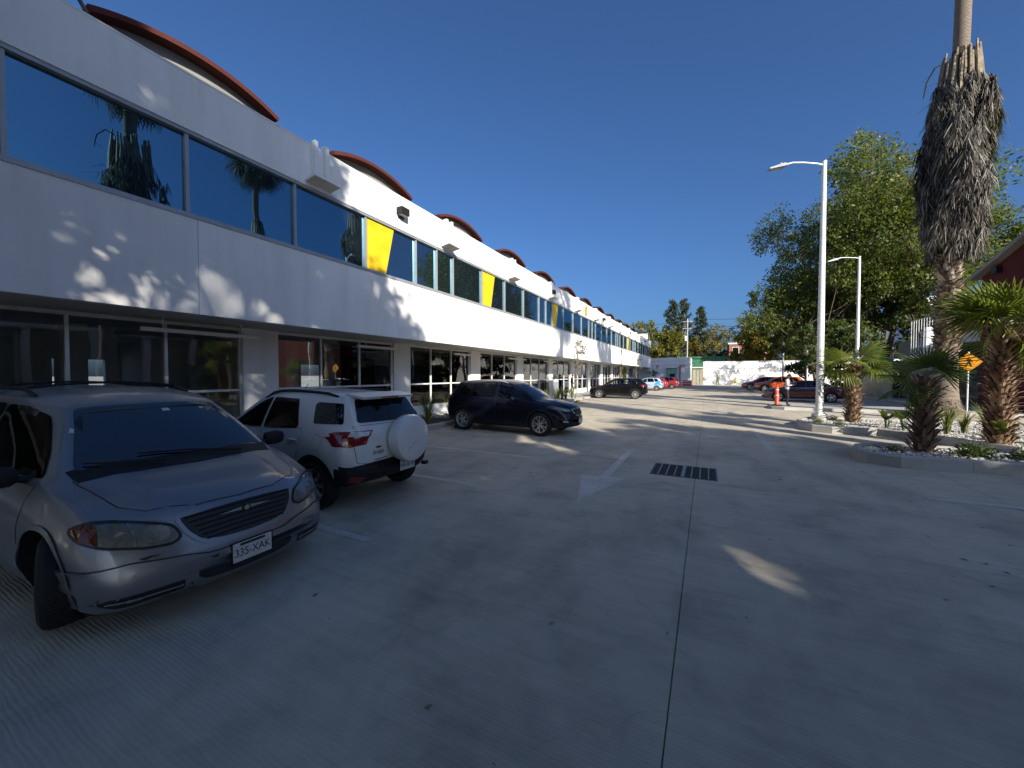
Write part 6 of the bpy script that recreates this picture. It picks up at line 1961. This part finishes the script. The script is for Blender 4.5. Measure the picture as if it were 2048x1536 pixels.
# ------------------------------------------------------------------ traffic post and barriers
M['traffic_orange'] = mottled('traffic_orange', (.72, .06, .015), scale=6, rough=.45)
M['retro_white'] = mottled('retro_white', (.78, .78, .78), scale=8, rough=.35)
def traffic_post(loc, label, k=1.0):
    root = empty('traffic_post', loc, 0, label, 'traffic post')
    MB().lathe([(.24, 0), (.24, .05), (.20, .08), (.12, .09)], 8).build('base', M['black_rubber'], root)
    MB().lathe([(.12, .085), (.105, .12), (.085, 1.02), (.05, 1.06), (.03, 1.07), (.03, 1.16), (.01, 1.17)], 16).build('tube', M['traffic_orange'], root, 40)
    for z in (.45, .75):
        MB().lathe([(.1065 - .022 * z, z), (.1045 - .022 * z, z + .15)], 16).build('white_band', M['retro_white'], root, 40)
    return root
traffic_post((3.38, 24.85, .15), 'orange traffic post with white bands on the sidewalk tip')
br = empty('road_barrier', (-2.9, 68.5, 0), 0, 'red and white plastic barrier near the gate house', 'barrier')
MB().box((-.7, -.25, 0), (.7, .25, .9), top=(.9, .35)).build('body', M['traffic_orange'], br)
for z in (.3, .62): MB().box((-.68 + z * .08, -.245 + z * .18, z), (.68 - z * .08, .245 - z * .18, z + .12)).build('white_band', M['retro_white'], br)

# ------------------------------------------------------------------ people
M['skin'] = mottled('skin', (.36, .20, .13), scale=14, rough=.55)
M['hair'] = mottled('hair', (.014, .011, .009), scale=20, rough=.6)
M['jacket'] = mottled('grey_jacket', (.50, .51, .53), scale=9, rough=.85)
M['trousers'] = mottled('dark_trousers', (.018, .018, .022), scale=9, rough=.85)
M['shoe'] = mottled('shoe', (.03, .03, .03), scale=9, rough=.6)
M['hivis'] = mottled('olive_workwear', (.13, .14, .05), scale=9, rough=.85)
M['vest'] = mottled('yellow_vest', (.55, .50, .04), scale=9, rough=.8)
def skinned(name, joints, bones, m, parent, sub=2, mats=None):
    me = bpy.data.meshes.new(name)
    names = list(joints)
    me.from_pydata([joints[n][:3] for n in names], [(names.index(a), names.index(b)) for a, b in bones], [])
    o = link(name, me)
    md = o.modifiers.new('s', 'SKIN'); md.use_smooth_shade = True
    for i, n in enumerate(names):
        rd = joints[n][3]
        me.skin_vertices[0].data[i].radius = rd if isinstance(rd, tuple) else (rd, rd)
    me.skin_vertices[0].data[0].use_root = True
    sb_ = o.modifiers.new('u', 'SUBSURF'); sb_.levels = sub; sb_.render_levels = sub
    dg = bpy.context.evaluated_depsgraph_get()
    nm = bpy.data.meshes.new_from_object(o.evaluated_get(dg))
    bpy.data.objects.remove(o)
    nm.materials.clear()
    for q in (mats[0] if mats else [m]): nm.materials.append(q)
    if mats:
        for p in nm.polygons: p.material_index = mats[1](p.center)
    nm.polygons.foreach_set('use_smooth', [True] * len(nm.polygons))
    return link(name, nm, parent)
def ellipsoid(mb, c, rx, ry, rz, n=14, m=10, mi=0):
    vs, fs = [], []
    for j in range(m + 1):
        p = math.pi * j / m
        for i in range(n):
            t = 2 * math.pi * i / n
            vs.append((c[0] + rx * math.sin(p) * math.cos(t), c[1] + ry * math.sin(p) * math.sin(t), c[2] + rz * math.cos(p)))
    for j in range(m):
        for i in range(n): fs.append((j * n + i, j * n + (i + 1) % n, (j + 1) * n + (i + 1) % n, (j + 1) * n + i))
    return mb.add(vs, fs, mi)
def person(loc, rz, label, pose, top, leg, h=1.70):
    """faces +X locally"""
    k = h / 1.70
    root = empty('person', loc, rz, label, 'person')
    root.scale = (k, k, k)
    J = dict(pelvis=(0, 0, .93, (.14, .17)), waist=(.0, 0, 1.08, (.115, .15)), chest=(.02, 0, 1.27, (.125, .175)), collar=(.015, 0, 1.41, (.08, .13)), neck=(.03, 0, 1.47, .052), skull=(.055, 0, 1.56, .06))
    Bn = [('pelvis', 'waist'), ('waist', 'chest'), ('chest', 'collar'), ('collar', 'neck'), ('neck', 'skull')]
    for sd, q in ((1, 'l'), (-1, 'r')):
        hip, knee, ank, toe = pose['leg_' + q]
        J['hip' + q] = (.0, sd * .095, .88, .092); J['knee' + q] = (*knee, .062); J['shin' + q] = ((knee[0] + ank[0]) / 2 - .02, (knee[1] + ank[1]) / 2, (knee[2] + ank[2]) / 2 + .05, .055)
        J['ank' + q] = (*ank, .042); J['toe' + q] = (*toe, .036)
        Bn += [('pelvis', 'hip' + q), ('hip' + q, 'knee' + q), ('knee' + q, 'shin' + q), ('shin' + q, 'ank' + q), ('ank' + q, 'toe' + q)]
        sh_, el, wr, hnd = pose['arm_' + q]
        J['sh' + q] = (.01, sd * .19, 1.385, .066); J['el' + q] = (*el, .046); J['wr' + q] = (*wr, .032)
        Bn += [('collar', 'sh' + q), ('sh' + q, 'el' + q), ('el' + q, 'wr' + q)]
    wrz = {q: Vector(pose['arm_' + q][2]) for q in 'lr'}
    def pick(c):
        if c.z > 1.455: return 0
        if min((c - wrz['l']).length, (c - wrz['r']).length) < .05: return 0
        if c.z < .10: return 3
        if c.z < .90 and not (abs(c.y) > .17 and c.z > .7): return 2
        return 1
    skinned('body', J, Bn, None, root, 2, ([M['skin'], top, leg, M['shoe']], pick))
    # head with face, tilted to what is looked at
    hd = MB()
    ellipsoid(hd, (0, 0, 0), .095, .076, .118, 16, 12)
    hd.add([(.088, -.014, -.02), (.088, .014, -.02), (.094, 0, .02), (.118, 0, -.022)], [(0, 2, 3), (1, 3, 2), (0, 3, 1)])
    for sd in (-1, 1): ellipsoid(hd, (-.005, sd * .078, -.01), .022, .012, .032, 8, 6)
    T = Matrix.Translation((.07, 0, 1.60)) @ Matrix.Rotation(R(pose.get('nod', 0)), 4, 'Y')
    hdo = MB().add([T @ Vector(v) for v in hd.v], hd.f).build('head', M['skin'], root, 60)
    fc = MB()
    for sd in (-1, 1): ellipsoid(fc, (.084, sd * .032, .008), .012, .014, .007, 8, 6)
    for sd in (-1, 1): fc.box((.086, sd * .032 - .018, .026), (.094, sd * .032 + .018, .032))
    fc.box((.084, -.024, -.060), (.091, .024, -.053))
    MB().add([T @ Vector(v) for v in fc.v], fc.f).build('face', M['hair'], hdo, 60)
    hr = MB()
    n, m_ = 16, 7
    vs, fs = [], []
    for j in range(m_ + 1):
        p = (math.pi * .58) * j / m_
        for i in range(n):
            t = 2 * math.pi * i / n
            cut = .0 if math.cos(t) < .2 else .35 * math.cos(t)
            pp = p * (1 - cut * .8)
            vs.append((-.008 + .104 * math.sin(pp) * math.cos(t), .086 * math.sin(pp) * math.sin(t), .128 * math.cos(pp)))
    for j in range(m_):
        for i in range(n): fs.append((j * n + i, j * n + (i + 1) % n, (j + 1) * n + (i + 1) % n, (j + 1) * n + i))
    hr.add(vs, fs)
    MB().add([T @ Vector(v) for v in hr.v], hr.f).build('hair', M['hair'], root, 60)
    # hands with fingers
    for q in 'lr':
        _, el, wr, hnd = pose['arm_' + q]
        d = (Vector(hnd) - Vector(wr)).normalized()
        sd = 1 if q == 'l' else -1
        side = d.cross(Vector((0, 0, 1)));
        side = Vector((0, 1, 0)) if side.length < .1 else side.normalized()
        nrm = side.cross(d)
        Hm = MB()
        w = Vector(wr)
        Hm.tube([w - d * .01, w + d * .04, w + d * .085], [.026, .036, .030], 8)
        for i in range(4):
            o = w + d * .075 + side * (i - 1.5) * .018
            l = (.065, .075, .07, .055)[i]
            Hm.tube([o, o + d * l * .5 - nrm * .008, o + d * l - nrm * .032], [.010, .009, .007], 6)
        o = w + d * .03 + side * .032 * sd
        Hm.tube([o, o + side * .022 * sd + d * .03, o + side * .02 * sd + d * .062 - nrm * .01], [.011, .010, .008], 6)
        Hm.build('hand', M['skin'], root, 60)
    return root
phone_pose = dict(leg_l=((0, .095, .9), (.03, .10, .48), (-.01, .11, .08), (.13, .12, .045)), leg_r=((0, -.095, .9), (.05, -.10, .48), (.02, -.11, .08), (.16, -.13, .045)),
                  arm_l=((0, .19, 1.38), (.06, .24, 1.10), (.27, .10, 1.16), (.33, .04, 1.20)), arm_r=((0, -.19, 1.38), (.05, -.25, 1.11), (.26, -.09, 1.14), (.33, -.03, 1.18)), nod=28)
pr = person((3.86, 25.0, .15), R(-20), 'person in light grey jacket and black trousers looking down at a phone', phone_pose, M['jacket'], M['trousers'])
MB().bbox((-.006, -.036, -.07), (.006, .036, .07), .004, 0, Matrix.Translation((.39, .0, 1.21)) @ Matrix.Rotation(R(-35), 4, 'Y')).build('phone', M['gloss_black'], pr)
walk_pose = dict(leg_l=((0, .095, .9), (.14, .10, .50), (.10, .10, .10), (.24, .10, .06)), leg_r=((0, -.095, .9), (-.02, -.10, .48), (-.22, -.10, .12), (-.12, -.10, .045)),
                 arm_l=((0, .19, 1.38), (-.08, .24, 1.10), (-.02, .25, .86), (0, .25, .80)), arm_r=((0, -.19, 1.38), (.06, -.24, 1.10), (.18, -.22, .88), (.22, -.22, .82)), nod=8)
person((1.6, 72.5, 0), R(120), 'distant worker in olive clothes walking by the white wall', walk_pose, M['hivis'], M['hivis'], 1.75)
sit_pose = dict(leg_l=((0, .095, .9), (.32, .14, .88), (.30, .14, .48), (.44, .14, .44)), leg_r=((0, -.095, .9), (.32, -.14, .88), (.30, -.14, .48), (.44, -.14, .44)),
                arm_l=((0, .19, 1.38), (.08, .26, 1.12), (.28, .16, 1.0), (.34, .12, .98)), arm_r=((0, -.19, 1.38), (.08, -.26, 1.12), (.28, -.16, 1.0), (.34, -.12, .98)), nod=15)
person((4.2, 73.0, -.40), R(-100), 'distant worker in a yellow vest sitting low by the white wall', sit_pose, M['vest'], M['trousers'], 1.7)
person((-10.3, 31.3, .13), R(20), 'dark clothed person standing in the shop doorway', walk_pose, M['trousers'], M['trousers'], 1.72)

# ------------------------------------------------------------------ utility pole, wires, cabinet
up = empty('utility_pole', (-3.6, 84, 0), 0, 'pale utility pole with crossarms in front of the conifers', 'utility pole')
MB().lathe([(.16, 0), (.11, 13.0), (.02, 13.05)], 10).build('pole', M['kerb'], up, 40)
for z in (12.4, 11.0): MB().box((-.9, -.06, z), (.9, .06, z + .12)).build('crossarm', M['kerb'], up)
MB().lathe([(.22, 8.6), (.22, 9.5), (.05, 9.6)], 12, 0, Matrix.Translation((-.35, -.2, 0))).build('transformer', M['galv'], up, 40)
for i, (dx, z) in enumerate(((-.8, 12.55), (.8, 12.55), (0, 11.15))):
    pts = []
    for k in range(21):
        t = k / 20
        pts.append((-60 + 120 * t, 84, z + .1 - 1.0 * math.sin(math.pi * ((t * 2) % 1))))
    w = MB().tube(pts, .028, 4, cap=False).build('overhead_wire', M['black_rubber'])
    tag(w, ('upper near', 'upper far', 'lower')[i] + ' thin dark overhead wire crossing the sky beyond the far wall', 'wire', 'overhead wires')
cb2 = empty('utility_cabinet', (-10.35, 27.1, .12), 0, 'white upright utility cabinet against the ground floor wall', 'cabinet')
MB().bbox((-.2, -.5, 0), (.2, .5, 1.3), .02).build('casing', M['stucco_far'], cb2)
MB().box((.202, -.42, .08), (.21, .42, 1.18)).build('door', M['frame_grey'], cb2)

# ------------------------------------------------------------------ things inside the ground floor
M['scaffold'] = mottled('scaffold_steel', (.06, .06, .065), scale=8, rough=.5, metal=.4)
sf = empty('scaffold', (-14.6, 12.4, .2), 0, 'dark steel scaffold frame inside the shop window', 'scaffold')
for x in (0, .9):
    for y in (0, 2.0): MB().tube([(x, y, 0), (x, y, 2.5)], .022, 6).build('upright', M['scaffold'], sf)
br_ = MB()
for y in (0, 2.0):
    for z in (.4, 1.2, 2.0): br_.tube([(0, y, z), (.9, y, z)], .018, 5)
for x in (0, .9):
    br_.tube([(x, 0, .2), (x, 2.0, 1.9)], .015, 5); br_.tube([(x, 2.0, .2), (x, 0, 1.9)], .015, 5)
br_.build('brace', M['scaffold'], sf)
MB().box((0, 0, 1.82), (.9, 2, 1.87)).build('deck', M['wood_far'], sf)

# ------------------------------------------------------------------ fallen leaves and grit
M['litter'] = leafmat('leaf_litter', [(.10, .06, .03), (.18, .12, .06), (.30, .25, .17), (.05, .04, .03)], 0, .8)
lr = random.Random(5); vs, fs = [], []
for _ in range(420):
    if lr.random() < .6: x, y = lr.choice([lr.uniform(-8.1, -7.4), lr.uniform(2.2, 3.0)]), lr.uniform(3, 26)
    else: x, y = lr.uniform(-7, 5), lr.uniform(1.2, 20)
    a = lr.uniform(0, 6.28); s_ = lr.uniform(.012, .035)
    d = Vector((math.cos(a), math.sin(a), 0)) * s_; n_ = Vector((-math.sin(a), math.cos(a), 0)) * s_ * .4
    c = Vector((x, y, .006)); b = len(vs)
    vs += [c - d, c + n_ + Vector((0, 0, .004)), c + d + Vector((0, 0, lr.uniform(0, .008))), c - n_ + Vector((0, 0, .003))]; fs.append((b, b + 1, b + 2, b + 3))
tag(link('fallen_leaves', rawmesh('fallen_leaves', vs, fs, M['litter'])), 'small dry leaves and grit scattered over the concrete', 'leaves', kind='stuff')
